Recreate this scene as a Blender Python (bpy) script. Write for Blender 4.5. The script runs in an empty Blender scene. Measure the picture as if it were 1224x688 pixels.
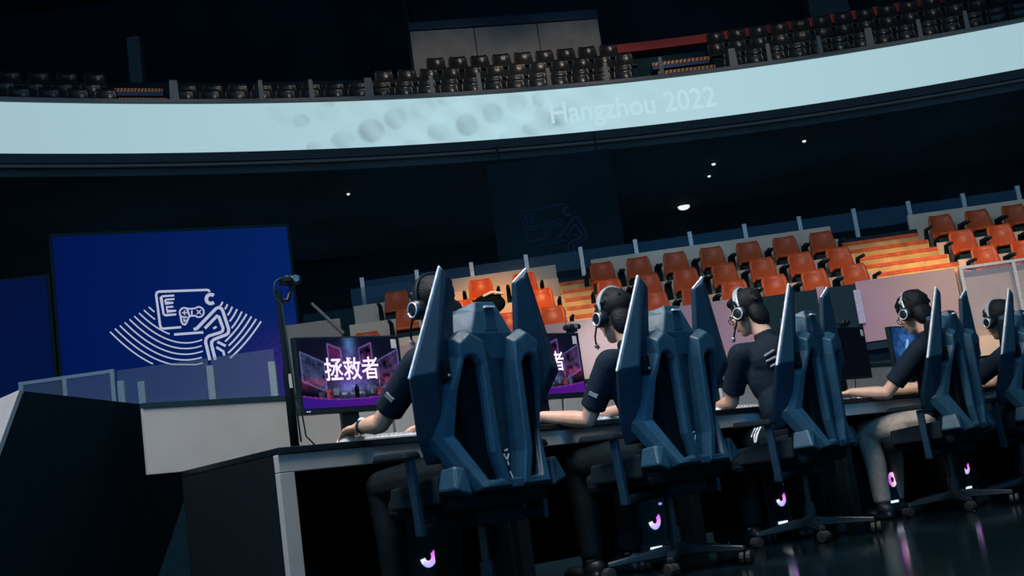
import bpy, math, random
import numpy as np
from mathutils import Vector, Matrix
random.seed(7); np.random.seed(7)
SC = bpy.context.scene
COL = SC.collection
PI = math.pi

# ------------------------------------------------------------------ camera
PITCH, ROLL, CAMH = math.radians(9.8), math.radians(7.97), 0.40
cam_d = bpy.data.cameras.new('camera'); cam_d.sensor_width = 36.0; cam_d.lens = 1490.0 / 1224 * 36
cam_d.clip_end = 200
cam = bpy.data.objects.new('camera', cam_d); COL.objects.link(cam)
F = Vector((0, math.cos(PITCH), math.sin(PITCH))); R0 = Vector((1, 0, 0)); U0 = Vector((0, -math.sin(PITCH), math.cos(PITCH)))
RR = R0 * math.cos(ROLL) - U0 * math.sin(ROLL); UU = R0 * math.sin(ROLL) + U0 * math.cos(ROLL)
cam.matrix_world = Matrix(((RR.x, UU.x, -F.x, 0), (RR.y, UU.y, -F.y, 0), (RR.z, UU.z, -F.z, CAMH), (0, 0, 0, 1)))
SC.camera = cam

# ------------------------------------------------------------------ world, exposure
SC.view_settings.view_transform = 'Standard'; SC.view_settings.look = 'None'
SC.view_settings.exposure = 0.0; SC.view_settings.gamma = 1.0; SC.view_settings.use_curve_mapping = False
wd = bpy.data.worlds.new('dim_hall'); SC.world = wd; wd.use_nodes = True
bg = wd.node_tree.nodes['Background']; bg.inputs[0].default_value = (0.17, 0.50, 0.86, 1); bg.inputs[1].default_value = 0.44

# stage frame: u along the row of players, v the way they face
TH = math.atan2(0.6684, 0.7438)
RV = Vector((math.cos(TH), math.sin(TH), 0)); GV = Vector((-math.sin(TH), math.cos(TH), 0))
OX, OY = -1.006, 4.964
def W(u, v, z=0.0): return Vector((OX, OY, 0)) + RV * u + GV * v + Vector((0, 0, z))

def lamp(name, typ, loc, target, energy, color, size=1.0, size_y=None, spot=None, blend=0.6):
    d = bpy.data.lights.new(name, typ); d.energy = energy; d.color = color
    if typ == 'AREA':
        d.size = size
        if size_y: d.shape = 'RECTANGLE'; d.size_y = size_y
    if typ == 'SPOT':
        d.spot_size = math.radians(spot); d.spot_blend = blend; d.shadow_soft_size = size
    o = bpy.data.objects.new(name, d); COL.objects.link(o); o.location = loc
    o.rotation_euler = (Vector(target) - Vector(loc)).to_track_quat('-Z', 'Y').to_euler()
    return o
# stage truss lights above and behind the players
lamp('stage_truss_light', 'AREA', W(0.4, -1.2, 6.3), W(1.7, -0.1, 0.8), 310, (1.0, 0.93, 0.84), 1.2, 3.0)
lamp('stage_side_light', 'AREA', W(-1.8, 0.4, 5.5), W(0.9, 0.1, 0.9), 290, (0.95, 0.93, 0.95), 1.5)
# blue fill spots added behind the camera to tint the chair backs
for u, v, e in ((.61, -.66, 820), (1.80, -.6, 640), (3.02, -.5, 430), (4.50, -.5, 210), (5.42, -.5, 140)):
    p = W(u, v, 0.98); lamp('blue_fill', 'SPOT', p + Vector((-1.2, -7.5, 3.6)), p, e, (0.10, 0.46, 1.0), 0.12, spot=8.6, blend=0.55)
# warm spots on the lower stand
for x, e in ((-2.6, 420), (0.0, 1250), (2.6, 700), (5.2, 1800), (7.8, 3200)):
    lamp('stand_spot', 'SPOT', (x - 0.6, 9.0, 9.5), (x, 18.2, 2.15), e, (1.0, 0.76, 0.56), 0.25, spot=28, blend=0.75)
lamp('aisle_spot', 'SPOT', (-0.5, 9.5, 9.0), (-0.35, 20.3, 3.65), 5200, (1.0, 0.50, 0.12), 0.25, spot=12.5, blend=0.8)
lamp('aisle_spot', 'SPOT', (1.2, 9.5, 9.0), (1.0, 19.6, 3.4), 1900, (1.0, 0.66, 0.32), 0.25, spot=9, blend=0.8)
lamp('aisle_spot', 'SPOT', (6.2, 9.5, 9.0), (6.4, 19.9, 3.45), 2200, (1.0, 0.62, 0.26), 0.25, spot=10, blend=0.8)
# purple washes on the barrier wall
for x, e in ((2.9, 150), (4.9, 150)):
    lamp('purple_wash', 'SPOT', (x, 14.5, 0.5), (x, 18.3, 2.5), e, (0.50, 0.16, 1.0), 0.2, spot=26, blend=0.9)
lamp('barrier_wash', 'SPOT', (1.2, 12.0, 5.5), (1.2, 18.3, 2.40), 1900, (0.95, 0.95, 1.0), 0.2, spot=11, blend=0.9)
lamp('blue_panel_wash', 'SPOT', (3.2, 14.0, 8.0), (3.2, 21.6, 4.5), 160, (0.10, 0.5, 1.0), 0.2, spot=22, blend=0.9)
# upper tier
for x, y, e in ((-9.2, 24.0, 120), (-6.9, 25.2, 620), (-4.0, 26.7, 700), (-0.6, 29.2, 1000), (2.6, 29.6, 1100), (6.0, 29.8, 620), (10.0, 29.6, 300)):
    lamp('upper_tier_spot', 'SPOT', (x, y - 10.0, 16.2), (x, y, 10.8), e, (1.0, 0.84, 0.70), 0.3, spot=29 if x > -3 else 20, blend=0.7)
# dim blue fill lamps added under the balcony to lift the soffit
for x in (-9, -2, 5, 12):
    lamp('balcony_fill', 'AREA', (x, 30.0, 1.2), (x, 31.0, 8.0), 14, (0.22, 0.62, 1.0), 3.0, 1.0)

# ------------------------------------------------------------------ materials
def mat(name, col, rough=0.5, metal=0.0, noise=0.15, nscale=30.0, bump=0.0, bscale=200.0, spec=0.5, alpha=None, trans=0.0):
    m = bpy.data.materials.new(name); m.use_nodes = True
    nt = m.node_tree; b = nt.nodes['Principled BSDF']
    b.inputs['Roughness'].default_value = rough; b.inputs['Metallic'].default_value = metal
    b.inputs['Specular IOR Level'].default_value = spec
    tc = nt.nodes.new('ShaderNodeTexCoord')
    n = nt.nodes.new('ShaderNodeTexNoise'); n.inputs['Scale'].default_value = nscale; n.inputs['Detail'].default_value = 4
    nt.links.new(tc.outputs['Object'], n.inputs['Vector'])
    r = nt.nodes.new('ShaderNodeValToRGB')
    r.color_ramp.elements[0].position = 0.3; r.color_ramp.elements[1].position = 0.7
    r.color_ramp.elements[0].color = tuple(c * (1 - noise) for c in col) + (1,)
    r.color_ramp.elements[1].color = tuple(min(1, c * (1 + noise)) for c in col) + (1,)
    nt.links.new(n.outputs['Fac'], r.inputs['Fac']); nt.links.new(r.outputs['Color'], b.inputs['Base Color'])
    if bump:
        n2 = nt.nodes.new('ShaderNodeTexNoise'); n2.inputs['Scale'].default_value = bscale; n2.inputs['Detail'].default_value = 3
        nt.links.new(tc.outputs['Object'], n2.inputs['Vector'])
        bp = nt.nodes.new('ShaderNodeBump'); bp.inputs['Strength'].default_value = bump; bp.inputs['Distance'].default_value = 0.01
        nt.links.new(n2.outputs['Fac'], bp.inputs['Height']); nt.links.new(bp.outputs['Normal'], b.inputs['Normal'])
    if alpha is not None: b.inputs['Alpha'].default_value = alpha
    if trans: b.inputs['Transmission Weight'].default_value = trans
    return m
def emit(name, col, strength=1.0):
    m = bpy.data.materials.new(name); m.use_nodes = True; nt = m.node_tree; nt.nodes.clear()
    e = nt.nodes.new('ShaderNodeEmission'); o = nt.nodes.new('ShaderNodeOutputMaterial')
    e.inputs[0].default_value = tuple(col) + (1,); e.inputs[1].default_value = strength
    nt.links.new(e.outputs[0], o.inputs[0]); return m
def emit_attr(name, strength=1.0):
    m = bpy.data.materials.new(name); m.use_nodes = True; nt = m.node_tree; nt.nodes.clear()
    a = nt.nodes.new('ShaderNodeAttribute'); a.attribute_name = 'screen'
    e = nt.nodes.new('ShaderNodeEmission'); o = nt.nodes.new('ShaderNodeOutputMaterial'); e.inputs[1].default_value = strength
    nt.links.new(a.outputs['Color'], e.inputs[0]); nt.links.new(e.outputs[0], o.inputs[0]); return m
def glass_mat(name, tint, amount=0.25, rough=0.1, emitc=None):
    # thin sheet: mostly see-through, a little tinted diffuse and gloss
    m = bpy.data.materials.new(name); m.use_nodes = True; nt = m.node_tree; nt.nodes.clear()
    t = nt.nodes.new('ShaderNodeBsdfTransparent'); p = nt.nodes.new('ShaderNodeBsdfPrincipled')
    p.inputs['Base Color'].default_value = tuple(tint) + (1,); p.inputs['Roughness'].default_value = rough
    n = nt.nodes.new('ShaderNodeTexNoise'); n.inputs['Scale'].default_value = 3.0
    mp = nt.nodes.new('ShaderNodeMapRange'); mp.inputs['To Min'].default_value = amount * 0.85; mp.inputs['To Max'].default_value = amount * 1.15
    nt.links.new(n.outputs['Fac'], mp.inputs['Value'])
    x = nt.nodes.new('ShaderNodeMixShader'); o = nt.nodes.new('ShaderNodeOutputMaterial')
    nt.links.new(mp.outputs[0], x.inputs[0]); nt.links.new(t.outputs[0], x.inputs[1]); nt.links.new(p.outputs[0], x.inputs[2])
    nt.links.new(x.outputs[0], o.inputs[0]); return m

M = dict(
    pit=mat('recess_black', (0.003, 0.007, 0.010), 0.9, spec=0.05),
    black=mat('matte_black', (0.014, 0.040, 0.048), 0.85, spec=0.08),
    blackp=mat('black_plastic', (0.006, 0.012, 0.016), 0.35),
    hall=mat('dark_hall_paint', (0.014, 0.038, 0.050), 0.9, spec=0.1, nscale=0.6, noise=0.3),
    soffit=mat('soffit_navy', (0.07, 0.10, 0.11), 0.8, spec=0.2, nscale=0.4, noise=0.3),
    floor=mat('gloss_stage_floor', (0.004, 0.012, 0.016), 0.10, spec=0.3, nscale=2.0, bump=0.02, bscale=6),
    shell=mat('chair_shell_plastic', (0.017, 0.062, 0.096), 0.36, bump=0.15, bscale=700),
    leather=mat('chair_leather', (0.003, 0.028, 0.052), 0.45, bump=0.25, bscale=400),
    cushion=mat('chair_cushion', (0.004, 0.010, 0.014), 0.8, spec=0.12, bump=0.2, bscale=300),  # darkened so low parts read as unlit: shade put into the colour
    rim_highlight=mat('chair_edge_highlight', (0.75, 0.75, 0.74), 0.45),
    rubber=mat('caster_rubber', (0.012, 0.012, 0.012), 0.6),
    chrome=mat('chrome', (0.6, 0.6, 0.62), 0.18, 1.0),
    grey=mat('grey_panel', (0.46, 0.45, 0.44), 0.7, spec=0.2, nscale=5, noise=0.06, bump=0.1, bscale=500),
    white=mat('white_plastic', (0.75, 0.74, 0.72), 0.4),
    skin=mat('skin', (0.62, 0.36, 0.25), 0.5, noise=0.08, nscale=20),
    hair=mat('black_hair', (0.004, 0.005, 0.006), 0.6, spec=0.25, bump=0.5, bscale=150, noise=0.5, nscale=80),
    shirt=mat('navy_shirt', (0.008, 0.016, 0.026), 0.8, spec=0.15, bump=0.5, bscale=18),
    pants=mat('black_trousers', (0.003, 0.008, 0.011), 0.8, spec=0.15, bump=0.5, bscale=16),  # kept near-black: the shade under the desks is in the colour
    beige=mat('beige_cotton', (0.36, 0.31, 0.26), 0.8, spec=0.1, bump=0.7, bscale=22),
    shoe=mat('dark_shoe', (0.008, 0.012, 0.016), 0.5),
    eye=mat('eye_white', (0.7, 0.7, 0.7), 0.2), pupil=mat('pupil', (0.01, 0.008, 0.006), 0.1), lip=mat('lip', (0.40, 0.16, 0.13), 0.5),
    orange=mat('orange_seat_plastic', (0.58, 0.085, 0.012), 0.42, noise=0.1, nscale=6),
    darkseat=mat('dark_seat_plastic', (0.030, 0.031, 0.032), 0.27, noise=0.2, nscale=6),
    rail=mat('painted_rail', (0.30, 0.27, 0.24), 0.5), steel=mat('brushed_rail_steel', (0.55, 0.58, 0.6), 0.4, 0.3),
    riser=mat('tier_riser_board', (0.78, 0.60, 0.46), 0.75, spec=0.2, nscale=1.5, noise=0.12),
    barrier=mat('barrier_white', (0.44, 0.32, 0.32), 0.7, nscale=0.8, noise=0.06),
    step=mat('aisle_step_board', (0.85, 0.50, 0.17), 0.7, nscale=4, noise=0.25),
    nosing=mat('aisle_nosing_red', (0.70, 0.11, 0.03), 0.6, nscale=8, noise=0.35),
    hazard_o=mat('hazard_orange', (0.75, 0.30, 0.10), 0.6), hazard_b=mat('step_blue', (0.03, 0.06, 0.16), 0.6),
    concrete=mat('beige_wall_board', (0.34, 0.30, 0.27), 0.8, nscale=2.5, noise=0.12, bump=0.15, bscale=60),
    red=mat('red_parapet', (0.75, 0.06, 0.045), 0.6, nscale=2),
    column=mat('blue_grey_column', (0.10, 0.11, 0.12), 0.8),
    ledge=mat('fascia_reflection', (0.20, 0.15, 0.14), 0.5), fascia=mat('fascia_dark', (0.045, 0.055, 0.06), 0.6),
    glass=glass_mat('rail_glass', (0.34, 0.38, 0.52), 0.26), glass_d=glass_mat('dark_rail_glass', (0.03, 0.10, 0.18), 0.35),
    lens=glass_mat('spectacle_lens', (0.3, 0.35, 0.4), 0.2, 0.05),
    silver=mat('silver_headband', (0.62, 0.65, 0.68), 0.3, 0.4),
    patch=mat('grey_patch', (0.22, 0.22, 0.23), 0.6),
    screen=emit_attr('screen_picture', 1.0), led=emit_attr('led_ribbon_picture', 1.0),
    ledtext=emit('led_ribbon_letters', (0.50, 0.71, 0.77), 1.0),
    textglow=emit('screen_letters', (0.95, 0.78, 1.0), 1.15),
    logo=emit('led_screen_emblem', (0.55, 0.60, 0.80), 0.78),
    logo_dim=emit('dim_emblem', (0.0022, 0.009, 0.024), 0.85),
    down=emit('downlight_lens', (0.85, 0.92, 0.9), 1.0),
    w_led=emit('white_led', (0.75, 0.85, 1.0), 1.1), p_led=emit('pink_led', (1.0, 0.35, 0.9), 1.0), b_led=emit('blue_led', (0.25, 0.3, 1.0), 1.0),
    fan=emit_attr('fan_ring_glow', 1.1),
)

# ------------------------------------------------------------------ mesh helpers
class MB:
    def __init__(s): s.v = []; s.f = []
    def add(s, vs, fs):
        k = len(s.v); s.v += [tuple(v) for v in vs]; s.f += [tuple(k + i for i in f) for f in fs]; return s
    def box(s, x0, x1, y0, y1, z0, z1):
        return s.hexa([(x0,y0,z0),(x1,y0,z0),(x1,y1,z0),(x0,y1,z0),(x0,y0,z1),(x1,y0,z1),(x1,y1,z1),(x0,y1,z1)])
    def hexa(s, p): return s.add(p, [(3,2,1,0),(4,5,6,7),(0,1,5,4),(1,2,6,5),(2,3,7,6),(3,0,4,7)])
    def prism(s, poly, y0, y1):            # poly in x,z (counter-clockwise seen from -y)
        n = len(poly)
        vs = [(x, y0, z) for x, z in poly] + [(x, y1, z) for x, z in poly]
        return s.add(vs, [tuple(range(n)), tuple(range(2*n-1, n-1, -1))] + [((i+1) % n, i, n+i, n+(i+1) % n) for i in range(n)])
    def tube(s, pts, rad, n=8, caps=True, flat=1.0, up=None):
        pts = [Vector(p) for p in pts]; m = len(pts)
        if not hasattr(rad, '__len__'): rad = [rad] * m
        rings = []; prev = None
        for i, p in enumerate(pts):
            t = (pts[min(i+1, m-1)] - pts[max(i-1, 0)]).normalized()
            ref = Vector(up) if up else (prev if prev is not None else (Vector((0,0,1)) if abs(t.z) < 0.9 else Vector((1,0,0))))
            a = ref - t * ref.dot(t)
            if a.length < 1e-5: a = Vector((1,0,0)) - t * t.x
            a.normalize(); b = t.cross(a); prev = a
            rings.append((p, t, a, b, rad[i]))
        out = []
        if caps:
            p, t, a, b, r = rings[0]
            for q in (80, 50, 22): out.append((p - t * r * flat * math.sin(math.radians(q)), a, b, r * math.cos(math.radians(q))))
        for p, t, a, b, r in rings: out.append((p, a, b, r))
        if caps:
            p, t, a, b, r = rings[-1]
            for q in (22, 50, 80): out.append((p + t * r * flat * math.sin(math.radians(q)), a, b, r * math.cos(math.radians(q))))
        vs = []; fs = []
        for p, a, b, r in out:
            for j in range(n):
                w = 2 * PI * j / n; vs.append(p + a * r * math.cos(w) + b * r * math.sin(w))
        L = len(out)
        for i in range(L - 1):
            for j in range(n): fs.append((i*n+j, i*n+(j+1) % n, (i+1)*n+(j+1) % n, (i+1)*n+j))
        fs.append(tuple(range(n-1, -1, -1))); fs.append(tuple((L-1)*n+j for j in range(n)))
        return s.add(vs, fs)
    def ell(s, c, r, seg=14, rings=9, M3=None, lo=-90, hi=90):
        c = Vector(c); vs = []; fs = []
        for i in range(rings + 1):
            la = math.radians(lo + (hi - lo) * i / rings)
            la = max(-PI/2 + 0.02, min(PI/2 - 0.02, la))
            for j in range(seg):
                lo_ = 2 * PI * j / seg
                p = Vector((r[0]*math.cos(la)*math.cos(lo_), r[1]*math.cos(la)*math.sin(lo_), r[2]*math.sin(la)))
                if M3: p = M3 @ p
                vs.append(c + p)
        for i in range(rings):
            for j in range(seg): fs.append((i*seg+j, i*seg+(j+1) % seg, (i+1)*seg+(j+1) % seg, (i+1)*seg+j))
        fs.append(tuple(range(seg-1, -1, -1))); fs.append(tuple(rings*seg+j for j in range(seg)))
        return s.add(vs, fs)
    def disc(s, c, r, n=16, d=0.004):      # short cylinder, axis y
        vs = [(c[0]+r*math.cos(2*PI*j/n), c[1]+k*d, c[2]+r*math.sin(2*PI*j/n)) for k in (0, 1) for j in range(n)]
        return s.add(vs, [tuple(range(n)), tuple(range(2*n-1, n-1, -1))] + [((j+1) % n, j, n+j, n+(j+1) % n) for j in range(n)])
    def xform(s, mx): s.v = [tuple(mx @ Vector(v)) for v in s.v]; return s
    def mesh(s, name):
        me = bpy.data.meshes.new(name); me.from_pydata(s.v, [], s.f); me.update(); return me
    def build(s, name, m, parent=None, smooth=False, bevel=0.0, seg=2):
        me = s.mesh(name); me.materials.append(m)
        if smooth:
            for p in me.polygons: p.use_smooth = True
        o = bpy.data.objects.new(name, me); COL.objects.link(o)
        if parent: o.parent = parent
        if bevel:
            b = o.modifiers.new('bevel', 'BEVEL'); b.width = bevel; b.segments = seg; b.limit_method = 'ANGLE'; b.angle_limit = math.radians(30)
        return o
def tag(o, label=None, cat=None, group=None, kind=None):
    if label: o['label'] = label
    if cat: o['category'] = cat
    if group: o['group'] = group
    if kind: o['kind'] = kind
    return o
def thing(name, label, cat, loc=(0,0,0), rz=0.0, group=None):
    o = bpy.data.objects.new(name, None); COL.objects.link(o); o.empty_display_size = 0.1
    o.location = loc; o.rotation_euler = (0, 0, rz); return tag(o, label, cat, group)
KIDS = {}
def kids(o): return list(o.children)
def copy_tree(o, parent=None):
    c = o.copy(); COL.objects.link(c)
    if parent: c.parent = parent
    for ch in kids(o): copy_tree(ch, c)
    return c
def struct(o): o['kind'] = 'structure'; return o
def screen_colors(o, fn, nx, ny):
    # o: grid mesh with (nx+1)*(ny+1) verts in row order; fn(s,t) arrays -> rgb
    s, t = np.meshgrid(np.linspace(0, 1, nx+1), np.linspace(0, 1, ny+1))
    c = np.clip(fn(s.ravel(), t.ravel()), 0, None)
    a = o.data.color_attributes.new('screen', 'FLOAT_COLOR', 'POINT')
    a.data.foreach_set('color', np.concatenate([c, np.ones((len(c), 1))], 1).astype(np.float32).ravel())
def grid_mb(fn, nx, ny):
    b = MB(); vs = [fn(i / nx, j / ny) for j in range(ny+1) for i in range(nx+1)]
    fs = [(j*(nx+1)+i, j*(nx+1)+i+1, (j+1)*(nx+1)+i+1, (j+1)*(nx+1)+i) for j in range(ny) for i in range(nx)]
    return b.add(vs, fs)
def ribbon_stroke(b, pts, w, n=None, y=0.0, d=0.004, closed=False):
    # flat stroke of width w in the x,z plane, slightly raised (thickness d towards -y)
    pts = [Vector((p[0], 0, p[1])) for p in pts]; m = len(pts)
    L = []
    for i in range(m):
        a = pts[max(i-1, 0)]; c = pts[min(i+1, m-1)]
        if closed: a = pts[(i-1) % m]; c = pts[(i+1) % m]
        t = (c - a).normalized(); nn = Vector((-t.z, 0, t.x))
        k = 1.0
        if 0 < i < m-1 or closed:
            e = (pts[i] - a).normalized(); k = 1 / max(0.5, abs(Vector((-e.z, 0, e.x)).dot(nn)))
        L.append((pts[i] + nn * w/2*k, pts[i] - nn * w/2*k))
    vs = []
    for p, q in L: vs += [(p.x, y, p.z), (q.x, y, q.z), (p.x, y-d, p.z), (q.x, y-d, q.z)]
    fs = []
    for i in range(m if closed else m-1):
        k, e = 4*i, 4*((i+1) % m); fs += [(k+2, k+3, e+3, e+2), (k, e, e+1, k+1), (k, k+2, e+2, e), (k+1, e+1, e+3, k+3)]
    if not closed: fs += [(0, 1, 3, 2), (4*m-4, 4*m-2, 4*m-1, 4*m-3)]
    b.add(vs, fs)
def arc(cx, cz, rx, rz, a0, a1, n=14):
    return [(cx + rx*math.cos(math.radians(a0+(a1-a0)*i/n)), cz + rz*math.sin(math.radians(a0+(a1-a0)*i/n))) for i in range(n+1)]
def text_mesh(body, size=1.0, extrude=0.0, bold=0.0):
    c = bpy.data.curves.new('letters', 'FONT'); c.body = body; c.size = size; c.extrude = extrude; c.offset = bold; c.resolution_u = 3
    o = bpy.data.objects.new('letters', c); COL.objects.link(o)
    dg = bpy.context.evaluated_depsgraph_get(); me = bpy.data.meshes.new_from_object(o.evaluated_get(dg))
    bpy.data.objects.remove(o); bpy.data.curves.remove(c); return me
def remesh(b, voxel, smooth=3, factor=0.5):
    me = b.mesh('tmp'); o = bpy.data.objects.new('tmp', me); COL.objects.link(o)
    r = o.modifiers.new('r', 'REMESH'); r.mode = 'VOXEL'; r.voxel_size = voxel
    if smooth: q = o.modifiers.new('s', 'SMOOTH'); q.iterations = smooth; q.factor = factor
    dg = bpy.context.evaluated_depsgraph_get(); out = bpy.data.meshes.new_from_object(o.evaluated_get(dg))
    bpy.data.objects.remove(o); bpy.data.meshes.remove(me)
    for p in out.polygons: p.use_smooth = True
    return out
def obj_from(me, name, m, parent):
    me.materials.clear(); me.materials.append(m); me.name = name
    o = bpy.data.objects.new(name, me); COL.objects.link(o); o.parent = parent; return o
ORD = ['zeroth','first','second','third','fourth','fifth','sixth','seventh','eighth','ninth','tenth','eleventh','twelfth','thirteenth','fourteenth','fifteenth','sixteenth','seventeenth','eighteenth','nineteenth','twentieth','twenty-first','twenty-second','twenty-third','twenty-fourth','twenty-fifth']

# ------------------------------------------------------------------ hall shell
struct(MB().box(-22, 26, -6, 36, -0.2, 0.0).build('floor', M['floor']))
struct(MB().box(-22, 26, 35.6, 36, 0, 20).build('wall_back', M['hall']))
struct(MB().box(-22.4, -22, 8, 36, 0, 20).build('wall_left', M['hall']))
struct(MB().box(26, 26.4, 8, 36, 0, 20).build('wall_right', M['hall']))
struct(MB().box(-22, 26, 15, 36, 17.0, 17.3).build('ceiling', M['hall']))

# ------------------------------------------------------------------ balcony with LED ribbon
AX = [-14.0, -9.6, -7.4, -5, -2.4, .4, 3.5, 6.7, 9.6, 12.5, 17.0]; AY = [20.9, 23.48, 24.54, 25.69, 26.55, 27.29, 27.73, 27.95, 27.80, 27.40, 26.3]
pf = np.polyfit(AX, AY, 4)
def YC(x): return float(np.polyval(pf, x))
def CURVE(x, off=0.0):
    e = 0.05; d = Vector((2*e, YC(x+e) - YC(x-e), 0)).normalized(); n = Vector((-d.y, d.x, 0))
    return Vector((x, YC(x), 0)) + n * off
XL, XR = -13.0, 16.0
def sweep(profile, n=72, x0=XL, x1=XR):
    b = MB(); m = len(profile); vs = []
    for i in range(n+1):
        x = x0 + (x1-x0)*i/n
        for off, z in profile:
            p = CURVE(x, off); vs.append((p.x, p.y, z))
    fs = [(i*m+j, (i+1)*m+j, (i+1)*m+(j+1) % m, i*m+(j+1) % m) for i in range(n) for j in range(m)]
    fs += [tuple(range(m)), tuple(n*m+j for j in range(m-1, -1, -1))]
    return b.add(vs, fs)
bal = thing('balcony_front', 'curved dark balcony front that carries the bright LED ribbon', 'balcony')
sweep([(0.06, 8.42), (0.06, 9.62), (0.30, 9.62), (0.30, 8.42)]).build('parapet', M['fascia'], bal)
sweep([(-0.10, 8.30), (-0.10, 8.50), (0.06, 8.50), (0.06, 8.30)]).build('lower_fascia', M['fascia'], bal)
sweep([(-0.14, 8.20), (-0.14, 8.26), (0.0, 8.26), (0.0, 8.20)]).build('edge_reflection', M['ledge'], bal)  # paler strip: the reflection along the fascia edge is put into its colour
sweep([(-0.03, 9.63), (-0.03, 9.70), (0.16, 9.70), (0.16, 9.63)]).build('top_cap', M['rail'], bal)
struct(sweep([(0.0, 8.05), (0.0, 8.25), (9.0, 8.25), (9.0, 8.05)]).build('ceiling_under_balcony', M['soffit']))

lb = thing('led_ribbon_board', 'long curved pale cyan LED ribbon board along the balcony front', 'led board')
NX, NY = 620, 22
def led_pt(s, t):
    x = XL + (XR-XL)*s; p = CURVE(x, 0.0); return (p.x, p.y, 8.53 + 1.07*t)
o = grid_mb(led_pt, NX, NY).build('led_panel', M['led'], lb)
BUB = [(358,145,9,8,.30),(441,157,15,14,.36),(405,168,13,10,.22),(471,142,13,13,.26),(391,122,10,6,.16),(505,130,15,13,.10),(519,158,13,11,.20),(554,150,13,14,.30),(587,136,12,13,.24),(370,178,9,7,.26),(602,165,12,6,.16),(617,124,12,12,.16),(643,118,8,10,.26),(632,154,14,8,.20),(665,139,12,12,.36),(535,120,12,6,.2),(390,135,13,12,.07),(340,135,16,14,.05),(575,115,9,5,.12),(488,172,10,5,.12),(430,128,12,9,.05),(650,140,16,16,.1)]
XS = [0,150,300,450,600,760,920,1070,1224]; XW = [-9.54,-7.4,-5.05,-2.44,.36,3.47,6.66,9.54,12.46]
TOPP = [121,123,125,120,112,97,79,54,27.6]; BOTP = [183,183.5,182.5,176,167,151,132,108,81]
def led_col(s, t):
    x = XL + (XR-XL)*s
    base = np.stack([0.405 + 0*x, 0.610 + 0*x, 0.672 + 0*x], 1)
    w = np.interp(x, [-13, -9.5, -5, 1, 5, 9, 12.5, 16], [.80, .88, .97, 1.08, 1.04, .97, .90, .82])
    cloud = np.exp(-((x-0.2)/3.0)**2) * 0.10 * (np.sin(x*5+2*t)*np.sin(t*7+x*2))
    g = w + cloud
    for px, py, rx, ry, a in BUB:
        bx = np.interp(px, XS, XW); tt = (np.interp(px, XS, BOTP) - py) / (np.interp(px, XS, BOTP) - np.interp(px, XS, TOPP))
        rr = np.sqrt(((x-bx)/(rx*.0187))**2 + ((t-tt)/(ry/56.))**2)
        g = g - a * np.clip((1.12-rr)/0.25, 0, 1) * (0.65 + 0.35*np.sin(x*9+t*6))
    return base * g[:, None]
screen_colors(o, led_col, NX, NY)
tm = text_mesh('Hangzhou 2022', 0.70, bold=0.010)
xs = [v.co.x for v in tm.vertices]; tw = max(xs) - min(xs); tx0 = min(xs)
for v in tm.vertices:
    x = 1.42 + (v.co.x - tx0) / tw * (5.30 - 1.42); p = CURVE(x, -0.012); v.co = (p.x, p.y, 8.80 + v.co.y)
obj_from(tm, 'lettering', M['ledtext'], lb)

# ------------------------------------------------------------------ upper tier
ROWZ = [9.92, 10.33, 10.88, 11.45, 11.98]; ROWO = [0.65, 1.4, 2.2, 3.0, 3.8]
ut = struct(MB().build('floor_upper_tier', M['hall']))
b = MB()
for k in range(5):
    o0 = ROWO[k] - 0.40 if k else 0.30
    zf = ROWZ[k] - 0.62
    q = sweep([(o0, zf-0.6), (o0, zf), (ROWO[k]+0.55, zf), (ROWO[k]+0.55, zf-0.6)]); b.add(q.v, q.f)
ut.data = b.mesh('floor_upper_tier'); ut.data.materials.append(M['hall'])

def seat_back(w0, w1, h, depth, rec):
    # curved shell backrest, front towards -y, rounded upper corners, a shallow dished upper half
    nx, ny = 8, 7; fr = []; bk = []
    for j in range(ny+1):
        t = j / ny
        for i in range(nx+1):
            s = i / nx * 2 - 1
            w = w0 + (w1-w0)*t
            z = t*h
            if t > 0.72: w = w * math.sqrt(max(0.0, 1 - ((t-0.72)/0.28*0.62)**2.4))
            y = -depth*(1-t)**2.2 + 0.05*t - 0.045*abs(s)**2.5
            dish = max(0, 1 - ((s/0.72)**2 + ((t-0.62)/0.30)**2))
            y += rec * min(1, dish*2.2)
            fr.append((s*w/2, y, z)); bk.append((s*w/2, y+0.035, z))
    b = MB(); n = len(fr); b.v = fr + bk; f = []
    g = lambda i, j: j*(nx+1)+i
    for j in range(ny):
        for i in range(nx):
            f.append((g(i,j), g(i+1,j), g(i+1,j+1), g(i,j+1))); f.append((n+g(i,j+1), n+g(i+1,j+1), n+g(i+1,j), n+g(i,j)))
    for i in range(nx): f.append((n+g(i,0), n+g(i+1,0), g(i+1,0), g(i,0))); f.append((g(i,ny), g(i+1,ny), n+g(i+1,ny), n+g(i,ny)))
    for j in range(ny): f.append((g(0,j), g(0,j+1), n+g(0,j+1), n+g(0,j))); f.append((n+g(nx,j), n+g(nx,j+1), g(nx,j+1), g(nx,j)))
    b.f = f; return b
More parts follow.
